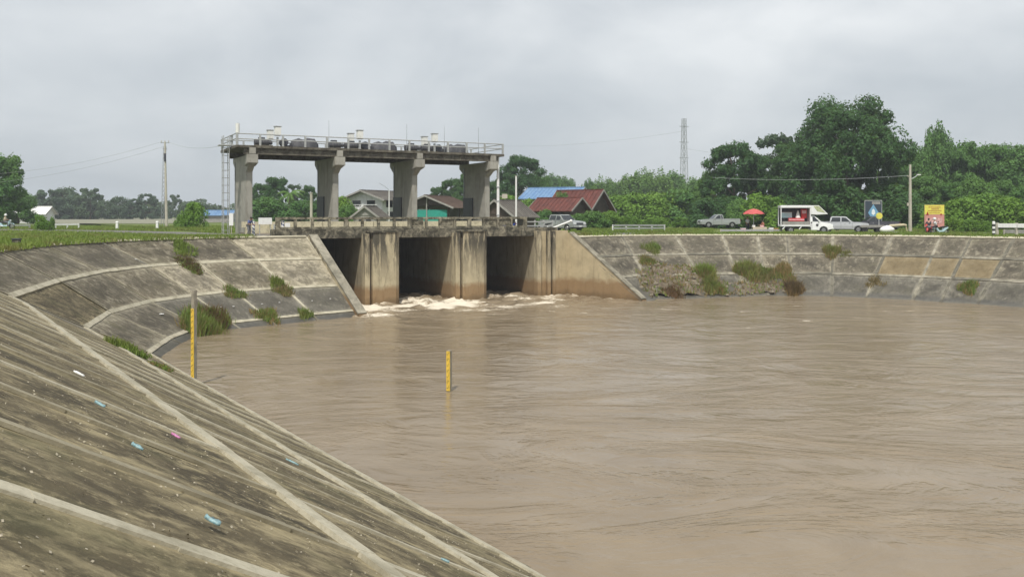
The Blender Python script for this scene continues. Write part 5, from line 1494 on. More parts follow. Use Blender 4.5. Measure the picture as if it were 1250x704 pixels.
def food_truck(pos, rz):
    o = empty('food_truck', pos, rz, 'small white food truck with open side showing red and white goods', 'food truck')
    low = [(2.50, .45), (2.54, .78), (2.30, 1.0), (1.5, 1.14), (.95, 1.17), (.55, 1.15), (.42, .90), (.42, .34), (.95, .34)] + arch(1.62, .42)[::-1] + [(2.1, .38)]
    mb = MB(); side_shell(mb, low, .84, .05, .7, 1.15); mb.build('front_body', M['white_car'], o, bevel=.025)
    cab = [(1.45, 1.14), (.80, 1.74), (.55, 1.80), (.40, 1.80), (.40, 1.14)]
    mb = MB(); side_shell(mb, cab, .80, .13, 1.14, 1.8); mb.build('cab', M['white_car'], o, bevel=.03)
    for s_ in (-1, 1):
        mb = MB(); pts = [(1.22, 1.20), (.76, 1.66), (.56, 1.68), (.56, 1.20)]; wy = lambda z: .80 - .13 * (z - 1.14) / .66
        mb.add([(x, s_ * (wy(z) + .006), z) for x, z in pts] + [(x, s_ * (wy(z) - .02), z) for x, z in pts], [(0, 1, 2, 3), (7, 6, 5, 4), (0, 4, 5, 1), (1, 5, 6, 2), (2, 6, 7, 3), (3, 7, 4, 0)]); mb.build('window', M['glass'], o)
        mb = MB(); mb.tube((1.0, s_ * .85, .85), (1.0, s_ * .858, .85), .13, n=12); mb.build('door_emblem', M['tarp'], o)
        mb = MB(); mb.box((2.46, s_ * .60, .86), (.14, .34, .17)); mb.build('headlight', M['lamp_glass'], o, bevel=.02)
        mb = MB(); mb.box((1.15, s_ * .89, 1.28), (.1, .16, .16)); mb.build('mirror', M['white_car'], o)
        mb = MB(); mb.box((.50, s_ * .845, .76), (.015, .02, .70)); mb.build('door_gap', M['tarp'], o)
    mb = MB(); nrm = Vector((.6, 0, .65)).normalized() * .012; a = Vector((1.40, 0, 1.20)); b = Vector((.86, 0, 1.70))
    mb.add([(a.x + nrm.x, -.70, a.z + nrm.z), (a.x + nrm.x, .70, a.z + nrm.z), (b.x + nrm.x, .62, b.z + nrm.z), (b.x + nrm.x, -.62, b.z + nrm.z),
            (a.x - .02, -.7, a.z - .02), (a.x - .02, .7, a.z - .02), (b.x - .02, .62, b.z - .02), (b.x - .02, -.62, b.z - .02)],
           [(0, 1, 2, 3), (7, 6, 5, 4), (0, 4, 5, 1), (1, 5, 6, 2), (2, 6, 7, 3), (3, 7, 4, 0)]); mb.build('windscreen', M['glass'], o)
    mb = MB(); mb.box((2.53, 0, .50), (.12, 1.6, .18)); mb.build('bumper', M['white_car'], o, bevel=.03)
    mb = MB(); mb.box((2.53, 0, .78), (.04, .8, .12)); mb.build('grille', M['black'], o)
    # box: roof, floor, posts, far wall, over-cab peak
    mb = MB(); mb.box((-1.08, 0, 2.68), (2.95, 1.76, .26)); mb.build('box_roof', M['white_car'], o, bevel=.03)
    mb = MB(); mb.prism([(.40, 2.80), (1.15, 2.80), (2.05, 1.92), (1.0, 1.86), (.40, 1.90)], lambda p, q, t_: (p, t_, q), -.86, .86); mb.build('cab_peak', M['white_car'], o, bevel=.03)
    mb = MB(); mb.add([(.62, -.868, 2.74), (1.12, -.868, 2.74), (1.82, -.868, 2.04), (.98, -.868, 2.20)], [(0, 1, 2, 3)]); mb.add([(1.18, -.80, 2.79), (1.18, .80, 2.79), (2.06, .80, 1.95), (2.06, -.80, 1.95)], [(0, 1, 2, 3)])
    for i in range(8): mb.v[i] = (mb.v[i][0] + .008, mb.v[i][1] - .004, mb.v[i][2] + .012)
    mb.build('peak_print', plain('faded_green_yellow_print', (.38, .42, .22), .6, 0, .5, 5, (.6, .6, .5), .8), o)
    mb = MB(); mb.box((-1.06, .82, 1.72), (2.86, .05, 1.66)); mb.build('far_wall', M['tarp'], o)
    mb = MB(); mb.box((.34, 0, 1.60), (.08, 1.72, 1.92)); mb.build('bulkhead', M['white_car'], o)
    mb = MB(); mb.box((-1.08, 0, .78), (2.92, 1.72, .14)); mb.build('floor', M['white_car'], o)
    mb = MB(); mb.box((-1.06, -.80, 1.02), (2.6, .05, .36)); mb.build('side_board', M['house_grey'], o)
    for s_ in (-1, 1): mb = MB(); mb.box((-2.50, s_ * .82, 1.68), (.08, .08, 1.80)); mb.build('corner_post', M['white_car'], o)
    mb = MB(); mb.box((-1.0, 0, .56), (2.9, .9, .16)); mb.build('chassis', M['black'], o)
    wheels(o, (1.62, -1.55), .84, .34)
    for x in (-.5, -2.1):
        mb = MB(); mb.bar((x, -.8, .71), (x - .25, -.8, .42), .04, .10); mb.build('mudguard_stay', M['white_car'], o)
    return o
ftp = rise(at(983, 89.5), .0); food_truck(ftp, R(-8))
FT = Matrix.Translation(ftp) @ Matrix.Rotation(R(-8), 4, 'Z')
def on_truck(name, c, label, cat, builds):
    o = empty(name, FT @ Vector(c), R(-8), label, cat)
    for nm, mb, mat in builds: mb.build(nm, mat, o)
mb = MB(); mb.box((0, 0, .16), (1.5, .5, .32)); m2 = MB(); m2.box((0, -.26, .16), (1.5, .02, .1)); on_truck('goods_crate', (-.95, -.35, 1.22), 'long red goods crate inside the food truck', 'crate', [('crate', mb, M['red']), ('rim', m2, M['pink'])])
mb = MB(); mb.lathe((0, 0, 0), [(.02, .75), (.12, .5), (.26, 0), (.02, 0)], 12); on_truck('paper_cone', (-.75, -.2, 1.56), 'white paper cone standing in the food truck', 'cone', [('cone', mb, M['white'])])
mb = MB(); mb.box((0, 0, .45), (.55, .5, .9)); m2 = MB(); m2.box((0, -.26, .6), (.4, .02, .3)); on_truck('drinks_chiller', (-.15, 0, 1.54), 'red and white drinks chiller beside the paper cone', 'chiller', [('case', mb, M['red']), ('label_panel', m2, M['pink'])])
mb = MB(); mb.box((0, 0, .25), (1.0, .35, .5)); m2 = MB(); m2.box((0, 0, .53), (1.04, .39, .05)); on_truck('blue_cooler', (-1.8, .15, 1.56), 'pale blue cooler box at the rear of the food truck', 'cooler', [('case', mb, M['pale_blue']), ('lid', m2, M['white'])])

# ------------------------------------------------------------------ motorcycles
def scooter(pos, rz, label, paint, helm=None):
    o = empty('motorcycle', pos, rz, label, 'motorcycle')
    for x in (.62, -.62):
        mb = MB(); n = 16
        vs = []; fs = []
        for i in range(n):
            a = 2 * math.pi * i / n
            for j in range(6): b = 2 * math.pi * j / 6; rr = .25 + .05 * math.cos(b); vs.append((x + rr * math.cos(a), .05 * math.sin(b), .30 + rr * math.sin(a)))
        for i in range(n):
            for j in range(6): fs.append((i * 6 + j, ((i + 1) % n) * 6 + j, ((i + 1) % n) * 6 + (j + 1) % 6, i * 6 + (j + 1) % 6))
        mb.add(vs, fs); w = mb.build('wheel', M['tyre'], o, smooth=True)
        mb = MB(); mb.tube((x, -.035, .30), (x, .035, .30), .07, n=10)
        for q in range(6): a = q * 1.047; mb.tube((x, 0, .3), (x + .22 * math.cos(a), 0, .3 + .22 * math.sin(a)), .012, n=4)
        mb.build('hub', M['rim'], w)
    mb = MB(); mb.prism([(.42, .62), (.50, .95), (.38, 1.0), (.25, .62), (.10, .42), (-.30, .40), (-.42, .62), (-.80, .74), (-.86, .66), (-.55, .42), (-.30, .26), (.15, .26), (.30, .36)], lambda p, q, t_: (p, t_, q), -.13, .13); mb.build('fairing', paint, o, bevel=.02)
    mb = MB(); mb.prism([(-.80, .76), (-.78, .84), (-.35, .80), (-.10, .74), (-.12, .68), (-.42, .66)], lambda p, q, t_: (p, t_, q), -.12, .12); mb.build('seat', M['black'], o, bevel=.02)
    mb = MB(); mb.tube((.62, .07, .30), (.44, .07, .92), .025, n=6); mb.tube((.62, -.07, .30), (.44, -.07, .92), .025, n=6); mb.build('fork', M['steel_rail'], o)
    mb = MB(); mb.path([(.30, -.33, 1.02), (.40, -.15, 1.02), (.42, 0, .98), (.40, .15, 1.02), (.30, .33, 1.02)], .018, 6); mb.build('handlebar', M['black'], o)
    mb = MB(); mb.ball((.50, 0, .90), (.07, .09, .08), 8, 6); mb.build('headlamp', M['lamp_glass'], o, smooth=True)
    for s_ in (-1, 1): 
        mb = MB(); mb.tube((.36, s_ * .25, 1.02), (.34, s_ * .28, 1.2), .01, n=4); mb.box((.34, s_ * .3, 1.22), (.03, .12, .07)); mb.build('mirror', M['black'], o)
    mb = MB(); mb.box((-.84, 0, .70), (.06, .14, .07)); mb.build('tail_lamp', M['tail'], o)
    mb = MB(); mb.tube((-.2, -.16, .28), (-.85, -.18, .34), .035, .045, 8); mb.build('exhaust', M['rim'], o)
    mb = MB(); mb.prism([(.88, .48), (.72, .62), (.50, .60), (.50, .56), (.70, .57), (.85, .45)], lambda p, q, t_: (p, t_, q), -.07, .07); mb.build('front_mudguard', paint, o)
    return o
bp = lambda u, w: rise(L(u, w), 5.17)
scooter(bp(19.0, 11.8), R(150), 'blue motorcycle parked behind the right end of the old parapet', M['blue_paint'])
scooter(at(1133, 82.5), R(80), 'red motorcycle in front of the yellow signboard, left one', M['red'])
scooter(at(1147, 83), R(190), 'dark motorcycle with pale blue panels in front of the yellow signboard, right one', M['pale_blue'])
scooter(rise(at(7, 95), .05), R(8), 'white and pale blue scooter being ridden at the left edge', M['pale_blue'])
scooter(rise(at(664, 82.3), .12), R(165), 'grey motorcycle left of the silver pickup at the bridge end', M['grey_car'])

# ------------------------------------------------------------------ people
def person(pos, rz, label, pose, shirt, trousers, hair=True, helmet=None, hat=None, h=1.62, arms=None):
    o = empty('person', pos, rz, label, 'person')
    k = h / 1.7
    if pose == 'stand':
        pel, chest, neck, head = (0, 0, .93), (.0, 0, 1.30), (.0, 0, 1.45), (.02, 0, 1.60)
        legs = [[(0, s_ * .09, .90), (.03, s_ * .10, .48), (-.02 + .03 * s_, s_ * .11, .09), (.12 + .03 * s_, s_ * .12, .04)] for s_ in (-1, 1)]
        arm = arms or [[(0, s_ * .19, 1.38), (-.02, s_ * .25, 1.10), (.10, s_ * .22, .90)] for s_ in (-1, 1)]
    elif pose == 'lean':
        pel, chest, neck, head = (0, 0, .90), (.12, 0, 1.22), (.22, 0, 1.34), (.32, 0, 1.44)
        legs = [[(0, s_ * .09, .88), (.10, s_ * .10, .47), (-.03, s_ * .11, .09), (.11, s_ * .12, .04)] for s_ in (-1, 1)]
        arm = arms or [[(.16, s_ * .19, 1.28), (.26, s_ * .22, 1.02), (.48, s_ * .16, .98)] for s_ in (-1, 1)]
    else:  # sitting, hips at .78 astride or on a seat
        pel, chest, neck, head = (0, 0, .84), (.06, 0, 1.20), (.09, 0, 1.34), (.13, 0, 1.49)
        legs = [[(0, s_ * .10, .82), (.42, s_ * .17, .76), (.36, s_ * .17, .36), (.50, s_ * .17, .33)] for s_ in (-1, 1)]
        arm = arms or [[(.08, s_ * .19, 1.27), (.22, s_ * .24, 1.04), (.46, s_ * .22, 1.02)] for s_ in (-1, 1)]
    def skinmesh(name, chains, mat, root0, sub=1):
        vs = []; es = []; rad = []
        for ch in chains:
            prev = None
            for i, (p, r) in enumerate(ch):
                if i == 0 and isinstance(r, tuple): prev = r[0]; continue
                vs.append(tuple(c * k for c in p)); rad.append(r * k)
                if prev is not None: es.append((prev, len(vs) - 1))
                prev = len(vs) - 1
        me = bpy.data.meshes.new(name); me.from_pydata(vs, es, []); me.materials.append(mat)
        ob = bpy.data.objects.new(name, me); COL.objects.link(ob); link_child(ob, o)
        md = ob.modifiers.new('skin', 'SKIN'); md.use_smooth_shade = True
        sv = me.skin_vertices[0].data
        for i, r in enumerate(rad): sv[i].radius = (r, r)
        sv[0].use_root = True
        sb = ob.modifiers.new('sub', 'SUBSURF'); sb.levels = sub; sb.render_levels = sub
        return ob
    hv = Vector(head)
    body = [[(pel, .115), (tuple((Vector(pel) + Vector(chest)) / 2), .12), (chest, .15), (neck, .055), (tuple(hv - Vector((0, 0, .03))), .075), (tuple(hv + Vector((-.005, 0, .06))), .085), (tuple(hv + Vector((-.01, 0, .115))), .05)]]
    for lg in legs: body.append([(None, (0,)), (lg[0], .085), (lg[1], .058), (lg[2], .038), (lg[3], .032)])
    for am in arm:
        a_ = Vector(am[1]); w_ = Vector(am[2]); hd = w_ + (w_ - a_).normalized() * .09
        body.append([(None, (2,)), (am[0], .048), (am[1], .036), (am[2], .025), (tuple(hd), .032)])
    skinmesh('body', body, M['skin'], 0)
    for am in arm:      # five fingers on each hand
        a_ = Vector(am[1]); w_ = Vector(am[2]); d = (w_ - a_).normalized(); side = d.cross(Vector((0, 0, 1)))
        side = side.normalized() if side.length > .1 else Vector((1, 0, 0)); mb = MB()
        for q, (off, ln) in enumerate(((-.026, .060), (-.009, .072), (.009, .075), (.026, .065))):
            b0 = w_ + d * .105 + side * off; b1 = b0 + d * ln * .5; b2 = b1 + d * ln * .4 + Vector((0, 0, -.02)); mb.path([b0 * k, b1 * k, b2 * k], [.009, .008, .007], 5)
        t0_ = w_ + d * .05 + side * .03; mb.path([t0_ * k, (t0_ + d * .03 + side * .03) * k, (t0_ + d * .06 + side * .035) * k], [.011, .010, .008], 5)
        mb.build('fingers', M['skin'], o)
    sh = [[(tuple(Vector(pel) + Vector((0, 0, .04))), .14), (tuple((Vector(pel) + Vector(chest)) / 2), .145), (chest, .172), (tuple(Vector(neck) - Vector((0, 0, .035))), .08)]]
    for am in arm: sh.append([(None, (2,)), (am[0], .066), (tuple(Vector(am[0]).lerp(Vector(am[1]), .8)), .056)])
    skinmesh('shirt', sh, shirt, 0)
    tr = [[(tuple(Vector(pel) + Vector((0, 0, .02))), .137)]]
    for lg in legs: tr.append([(None, (0,)), (lg[0], .103), (lg[1], .075), (tuple(Vector(lg[1]).lerp(Vector(lg[2]), .92)), .055)])
    skinmesh('trousers', tr, trousers, 0)
    mb = MB()
    for lg in legs:
        f_ = Vector(lg[3]); mb.ball(tuple((f_ + Vector((-.03, 0, .0))) * k), (.13 * k, .05 * k, .045 * k), 8, 5)
    mb.build('shoes', M['black'], o, smooth=True)
    # face: eyes, nose, mouth, ears
    mb = MB()
    for s_ in (-1, 1): mb.ball(tuple((hv + Vector((.075, s_ * .032, .045))) * k), .012, 6, 4)
    mb.build('eyes', M['black'], o)
    mb = MB(); mb.tube((hv + Vector((.08, 0, .05))) * k, (hv + Vector((.105, 0, .005))) * k, .008, .016, 6)
    for s_ in (-1, 1): mb.ball(tuple((hv + Vector((-.005, s_ * .088, .03))) * k), (.02, .01, .03), 6, 4)
    mb.build('nose_and_ears', M['skin'], o)
    mb = MB(); mb.box(tuple((hv + Vector((.078, 0, -.025))) * k), (.02, .05, .01)); mb.build('mouth', M['tail'], o)
    if helmet:
        mb = MB(); mb.ball(tuple((hv + Vector((-.01, 0, .07))) * k), (.15, .13, .14), 12, 8); mb.build('helmet', helmet, o, smooth=True)
        mb = MB(); mb.box(tuple((hv + Vector((.12, 0, .05))) * k), (.02, .16, .09)); mb.build('visor', M['glass'], o)
    elif hair:
        mb = MB(); mb.ball(tuple((hv + Vector((-.028, 0, .075))) * k), (.098, .095, .092), 12, 8); mb.build('hair', M['hair'], o, smooth=True)
    if hat:
        mb = MB(); mb.lathe(tuple((hv + Vector((-.01, 0, .09))) * k), [(.19, 0), (.10, .02), (.09, .09), (.01, .11)], 14); mb.build('hat', hat, o, smooth=True)
    return o
person(at(303.5, 64.0), R(-30), 'person in blue and white shirt leaning beside the foot of the leftmost pier', 'lean', M['shirt_blue'], M['trousers_grey'], h=1.5)
person(rise(at(912.5, 95.5), 0), R(-60), 'person in pale grey top and dark trousers standing under the red parasol', 'stand', M['shirt_grey'], M['trousers'], h=1.62)
person(rise(at(932, 97.5), -.22), R(200), 'person in dull red top sitting behind the goods right of the parasol pole', 'sit', M['shirt_red'], M['trousers'], h=1.55)
person(rise(at(5.5, 95), .05), R(8), 'person in cream jacket and white helmet riding the scooter at the left edge', 'sit', M['shirt_cream'], M['trousers_grey'], helmet=M['white'])
person(at(1142.5, 82.2), R(165), 'person in white shirt and white helmet on the motorcycle by the yellow signboard', 'sit', M['shirt_white'], M['trousers'], helmet=M['white'])
person(rise(at(1022, 96), .0), R(-70), 'person in grey standing behind the silver double cab pickup', 'stand', M['trousers_grey'], M['trousers'], h=1.72)
person(at(1134, 81.6), R(80), 'person in black top on the red motorcycle by the yellow signboard', 'sit', M['trousers'], M['trousers_grey'], h=1.6)

# ------------------------------------------------------------------ parasol stall, signs and odds and ends
p = at(920, 95); o = empty('parasol', p, 0, 'red parasol shading the roadside stall', 'parasol')
mb = MB(); mb.tube((0, 0, 0), (0, 0, 2.45), .025, n=8); mb.build('pole', M['white'], o)
for i in range(8):
    mb = MB(); a0 = 2 * math.pi * i / 8; a1 = 2 * math.pi * (i + 1) / 8; rows = [(0, 2.52), (.45, 2.42), (.85, 2.24), (1.16, 1.98)]
    vs = []; 
    for r_, z in rows:
        for q in range(4): 
            a = a0 + (a1 - a0) * q / 3; dip = -.05 * (r_ / 1.16) * math.sin(math.pi * q / 3); vs.append((r_ * math.cos(a), r_ * math.sin(a), z + dip))
    fs = [(j * 4 + q, j * 4 + q + 1, j * 4 + q + 5, j * 4 + q + 4) for j in range(3) for q in range(3)]
    mb.add(vs, fs); nv = len(vs); mb.add([(x, y, z - .012) for x, y, z in vs], [f[::-1] for f in fs]); mb.build('panel', M['umbrella'], o)
    mb = MB(); mb.path([(.02, 0, 2.49), (.85, 0, 2.215), (1.15, 0, 1.955)], .008, 4); rb = mb.build('rib', M['white'], o); rb.rotation_euler = (0, 0, a0)
o = empty('stall_table', at(926.5, 94), 0, 'low table with pale cloth under the red parasol', 'table')
mb = MB(); mb.box((0, 0, .55), (1.5, .7, .05)); mb.box((0, -.36, .42), (1.5, .02, .28)); mb.build('table_top', M['shirt_cream'], o)
for sx in (-.68, .68):
    for sy in (-.3, .3): mb = MB(); mb.tube((sx, sy, 0), (sx, sy, .53), .025, n=6); mb.build('leg', M['steel_rail'], o)
def crate(px, Y, d, mat, label, lid=None, dz=0, cat='box', name='crate'):
    o = empty(name, rise(at(px, Y), dz), random.uniform(-.2, .2), label, cat)
    mb = MB(); mb.box((0, 0, d[2] / 2), d); mb.build('case', mat, o, bevel=.015)
    mb = MB(); mb.box((0, 0, d[2] + .02), (d[0] * 1.05, d[1] * 1.05, .04)); mb.build('lid', lid or mat, o)
crate(907, 93.6, (.52, .45, .42), M['pink'], 'pink and white cooler box left of the person under the parasol', M['white'])
crate(941, 94.5, (.48, .42, .46), M['white'], 'bright white box right of the parasol stall')
crate(946.5, 94.6, (.5, .42, .40), M['orange'], 'orange brown box between the white box and the food truck')
crate(920, 93.9, (.28, .2, .16), M['white'], 'small white tray on the left of the stall table', dz=.58, name='tray')
crate(930, 93.9, (.36, .24, .14), M['pink'], 'pink tray on the right of the stall table', dz=.58, name='tray')
# blue diamond sign on the dark pickup's far side
p = at(1066, 100); o = empty('upright_sign', p, R(-6), 'dark framed sign with a pale blue diamond behind the dark pickup', 'sign')
mb = MB(); mb.box((0, 0, 2.15), (1.8, .05, 2.5)); mb.build('panel', M['sign_dark'], o)
for s_ in (-.92, .92): mb = MB(); mb.tube((s_, 0, 0), (s_, 0, 3.5), .04, n=6); mb.build('leg', M['steel_rail'], o)
mb = MB(); mb.tube((-.92, 0, 3.46), (.92, 0, 3.46), .035, n=6); mb.build('top_rail', M['steel_rail'], o)
mb = MB(); mb.prism([(0, 1.15), (.58, 2.1), (0, 3.05), (-.58, 2.1)], lambda a, b, t_: (a, t_, b), -.045, -.03); mb.build('diamond', M['blue_diamond'], o)
mb = MB(); mb.prism([(0, 1.8), (.2, 2.0), (.16, 2.35), (0, 2.55), (-.16, 2.35), (-.2, 2.0)], lambda a, b, t_: (a, t_, b), -.058, -.047); mb.build('pale_emblem', M['white_print'], o)
mb = MB(); mb.box((.3, -.035, 3.2), (.9, .012, .3)); mb.build('header_print', M['house_grey'], o)
o = empty('round_sign', at(1073.2, 93), 0, 'yellow round sign on a thin stand, right of the blue diamond sign', 'sign')
mb = MB(); mb.tube((0, -.03, 1.75), (0, .03, 1.75), .34, n=18); mb.build('disc', M['yellow_sign'], o)
mb = MB(); mb.tube((0, .05, 0), (0, .05, 1.5), .025, n=6); mb.build('stand', M['white'], o)
# flat bed of the dark pickup, white bundle, pale log
o = empty('hand_cart', rise(at(1063, 91), 0), R(-4), 'low flat grey cart in front of the blue diamond sign', 'cart')
mb = MB(); mb.box((0, 0, .62), (2.3, 1.0, .12)); mb.box((0, -.5, .72), (2.3, .04, .2)); mb.build('platform', M['house_grey'], o)
for s_ in (-.7, .7): mb = MB(); mb.tube((s_, -.42, .3), (s_, -.34, .3), .3, n=14); mb.tube((s_, .34, .3), (s_, .42, .3), .3, n=14); mb.build('wheel', M['tyre'], o)
def blob(name, pos, d, mat, label, cat, seed=1, rz=0.0):
    q = random.Random(seed); mb = MB(); mb.ball((0, 0, d[2]), d, 16, 9)
    mb.v = [(x * (1 + .12 * mnoise.noise(Vector((x * 2, y * 2, z * 3 + seed)))), y, z * (1 + .25 * mnoise.noise(Vector((x * 3, y * 2, seed))))) for x, y, z in mb.v]
    ob = mb.build(name, mat, None, smooth=True); ob.location = pos; ob.rotation_euler = (0, 0, rz); return tag(ob, label, cat)
blob('wrapped_bundle', rise(at(1082.5, 87.5), .05), (.72, .42, .36), M['white'], 'white plastic wrapped bundle lying on the bank top left of the pale log', 'bundle', 3)
o = empty('fallen_post', rise(at(1089, 88), 0), R(8), 'pale post propped from the white bundle towards the lamp pole', 'post')
mb = MB(); mb.path([(-.3, 0, .75), (1.25, 0, .86), (1.5, 0, .80)], [.15, .13, .12], 8); mb.build('log', M['wood_pale'], o)
mb = MB(); mb.bar((1.45, 0, .8), (1.62, 0, .1), .10, .10); mb.build('prop', M['wood_pale'], o)
# yellow signboard
p = at(1140.5, 86); o = empty('signboard', p, R(-4), 'yellow and pink printed signboard behind the motorcycles', 'signboard')
mb = MB(); mb.box((0, 0, 1.75), (1.86, .05, 2.15)); mb.build('board', M['pink_sign'], o)
mb = MB(); mb.box((0, -.032, 2.36), (1.84, .012, .90)); mb.build('yellow_print', M['yellow_sign'], o)
for s_ in (-.8, .8): mb = MB(); mb.tube((s_, .06, 0), (s_, .06, 2.8), .035, n=6); mb.build('leg', M['steel_rail'], o)
q = random.Random(2)
for r_, (z, h_, x0, x1) in enumerate(((2.60, .09, -.55, .55), (2.42, .12, -.3, .35), (2.24, .08, -.6, .6), (2.05, .07, -.55, .5))):
    x = x0
    while x < x1:
        w_ = q.uniform(.05, .10); mb = MB(); mb.box((x + w_ / 2, -.042, z), (w_, .008, h_ * q.uniform(.7, 1))); mb.box((x + w_ / 2, -.042, z + h_ * .7), (w_ * .3, .008, h_ * .25)); mb.build('lettering', M['sign_text'], o); x += w_ + .035
mb = MB(); mb.prism([(-.78, 1.85), (-.66, 2.2), (-.54, 1.85)], lambda a, b, t_: (a, t_, b), -.05, -.04); mb.prism([(.52, 1.85), (.62, 2.05), (.72, 1.85)], lambda a, b, t_: (a, t_, b), -.05, -.04); mb.build('dark_figure_print', M['tail'], o)
mb = MB(); mb.box((0, -.034, 1.3), (1.5, .012, .5)); mb.build('lower_print', plain('pale_pink_print', (.62, .36, .34), .6, 0, .5, 6, (.3, .12, .12), .7), o)

# ------------------------------------------------------------------ houses
def gable_house(name, px, Y, w, dp, hw_, hr, rz, label, wall, roof, over=.6, slope_axis='x', windows=(), extra=None, dz=0, posts=False, gable=None):
    """ridge runs along local x when slope_axis == 'x'"""
    o = empty(name, rise(at(px, Y), dz), R(rz), label, 'house')
    t_ = .14
    if posts:
        for sx in (-1, 0, 1):
            for sy in (-1, 1): mb = MB(); mb.box((sx * (w / 2 - .15), sy * (dp / 2 - .15), hw_ / 2), (.18, .18, hw_)); mb.build('post', wall, o)
    else:
        for sx, nm in ((-1, 'wall'), (1, 'wall')):
            mb = MB(); mb.box((sx * (w / 2 - t_ / 2), 0, hw_ / 2), (t_, dp, hw_)); mb.build(nm, wall, o)
            mb = MB(); mb.box((0, sx * (dp / 2 - t_ / 2), hw_ / 2), (w - 2 * t_ - .004, t_, hw_)); mb.build(nm, wall, o)
    for sx in (-1, 1):
        mb = MB(); mb.prism([(-dp / 2, hw_ + .002), (dp / 2, hw_ + .002), (0, hr - .05)], lambda a, b, tt: (tt, a, b), sx * (w / 2) - .07, sx * (w / 2) + .05); mb.build('gable', gable or wall, o)
    for s_ in (-1, 1):
        k = (dp / 2 + over) / (dp / 2); ze = hr - (hr - hw_) * k
        n = max(3, int(w / .9))
        mb = MB(); mb.add([(-w / 2 - over, 0, hr), (w / 2 + over, 0, hr), (w / 2 + over, s_ * dp / 2 * k, ze), (-w / 2 - over, s_ * dp / 2 * k, ze),
                           (-w / 2 - over, 0, hr - .09), (w / 2 + over, 0, hr - .09), (w / 2 + over, s_ * dp / 2 * k, ze - .09), (-w / 2 - over, s_ * dp / 2 * k, ze - .09)],
                          [(0, 1, 2, 3), (7, 6, 5, 4), (0, 4, 5, 1), (1, 5, 6, 2), (2, 6, 7, 3), (3, 7, 4, 0)]); rf = mb.build('roof', roof, o)
        mb = MB()
        for i in range(n * 2):
            x = -w / 2 - over + .05 + (w + 2 * over - .1) * i / (n * 2 - 1); mb.bar((x, s_ * .06, hr + .02 - .0), (x, s_ * dp / 2 * k, ze + .02), .07, .05)
        mb.build('roof_ribs', roof, rf)
        for sx in (-1, 1):
            mb = MB(); mb.bar((sx * (w / 2 + over + .02), 0, hr - .06), (sx * (w / 2 + over + .02), s_ * dp / 2 * k, ze - .06), .05, .22); mb.build('barge_board', M['house_grey'], rf)
    mb = MB(); mb.bar((-w / 2 - over, 0, hr + .05), (w / 2 + over, 0, hr + .05), .22, .10); mb.build('ridge', roof, o)
    for (side, u, z, ww, hh) in windows:
        f_ = MB(); g_ = MB()
        if side == 'f': c = (u, -dp / 2 - .01, z); f_.box(c, (ww + .14, .08, hh + .14)); g_.box((u, -dp / 2 - .055, z), (ww, .03, hh)); g_.box((u, -dp / 2 - .055, z), (ww, .03, hh))
        else: c = (side * (w / 2 + .01), u, z); f_.box(c, (.08, ww + .14, hh + .14)); g_.box((side * (w / 2 + .055), u, z), (.03, ww, hh))
        fo = f_.build('window', M['dark_wood'], o); g_.build('pane', M['glass'], fo)
    return o
wh = gable_house('house', 465, 132, 8.0, 6.5, 4.0, 5.1, 62, 'white two storey house with a grey roof between the second and third tower piers', M['house_white'], M['grey_roof'], 1.0,
            windows=[('f', -2.4, 3.15, 1.4, .9), ('f', .2, 3.15, 1.4, .9), ('f', 2.6, 3.15, 1.2, .9), (-1, -1.2, 3.2, 1.3, .7), (-1, 1.4, 3.2, 1.3, .7), (-1, 0, 1.4, 1.2, 1.1), ('f', -2, 1.4, 1.4, 1.1)])
mb = MB(); mb.box((-4.5, 0, 2.25), (1.4, 6.4, .14)); mb.build('balcony_slab', M['house_grey'], wh)
for i in range(9): mb = MB(); mb.box((-5.15, -3.0 + i * .75, 2.62), (.07, .07, .66)); mb.build('balcony_post', M['house_white'], wh)
mb = MB(); mb.box((-5.15, 0, 2.99), (.1, 6.3, .08)); mb.build('balcony_rail', M['house_white'], wh)
gable_house('house', 437, 138, 8.0, 5.0, 2.9, 4.1, 8, 'grey walled wing with a low roof left of the white house', M['house_grey'], M['grey_roof'], .9,
            windows=[('f', -2.4, 2.3, 1.0, .8), ('f', .5, 2.3, 1.0, .8)])
gable_house('shed', 452, 108, 3.6, 3.0, 1.5, 2.6, 80, 'small grey gabled shed in front of the white house', M['house_grey'], M['grey_roof'], .35, windows=[(-1, -.4, .9, .5, .5), (-1, .5, .9, .5, .5)])
gs = gable_house('shed', 535, 120, 8.5, 6.4, 2.8, 4.1, 74, 'open brown roofed shed with green netting below its gable', M['dark_wood'], M['brown_roof'], .8, posts=True)
mb = MB(); mb.box((-4.45, 0, 1.35), (.05, 5.8, 1.7)); mb.build('green_netting', M['teal'], gs)
mb = MB(); mb.box((-4.5, -.1, 1.9), (.14, .14, 3.8)); mb.build('post', M['house_grey'], gs)
mb = MB(); mb.box((4.3, 0, 1.5), (.1, 5.8, 3.0)); mb.build('wall', M['house_grey'], gs)
gable_house('shed', 619, 108, 5.5, 4.6, 1.7, 3.4, 62, 'low grey roofed shed between the two white posts', M['dark_wood'], M['grey_roof'], .5)
gable_house('house', 683, 118, 5.6, 4.2, 2.7, 4.0, -34, 'red roofed house, lower left roof of the pair', M['dark_wood'], M['red_roof'], .7, windows=[('f', -1.5, 1.6, 1.1, .9), ('f', 1.2, 1.6, 1.1, .9), (1, 0, 1.5, 1.0, .8)])
gable_house('house', 708, 126, 6.2, 5.6, 2.9, 5.3, -36, 'red roofed house with a steep dark gable, taller right roof of the pair', M['dark_wood'], M['red_roof'], .8,
            windows=[('f', -1.2, 2.0, 1.0, .9), (1, -1.0, 2.0, .9, .8), (-1, 0, 2.0, 1.0, .8)])
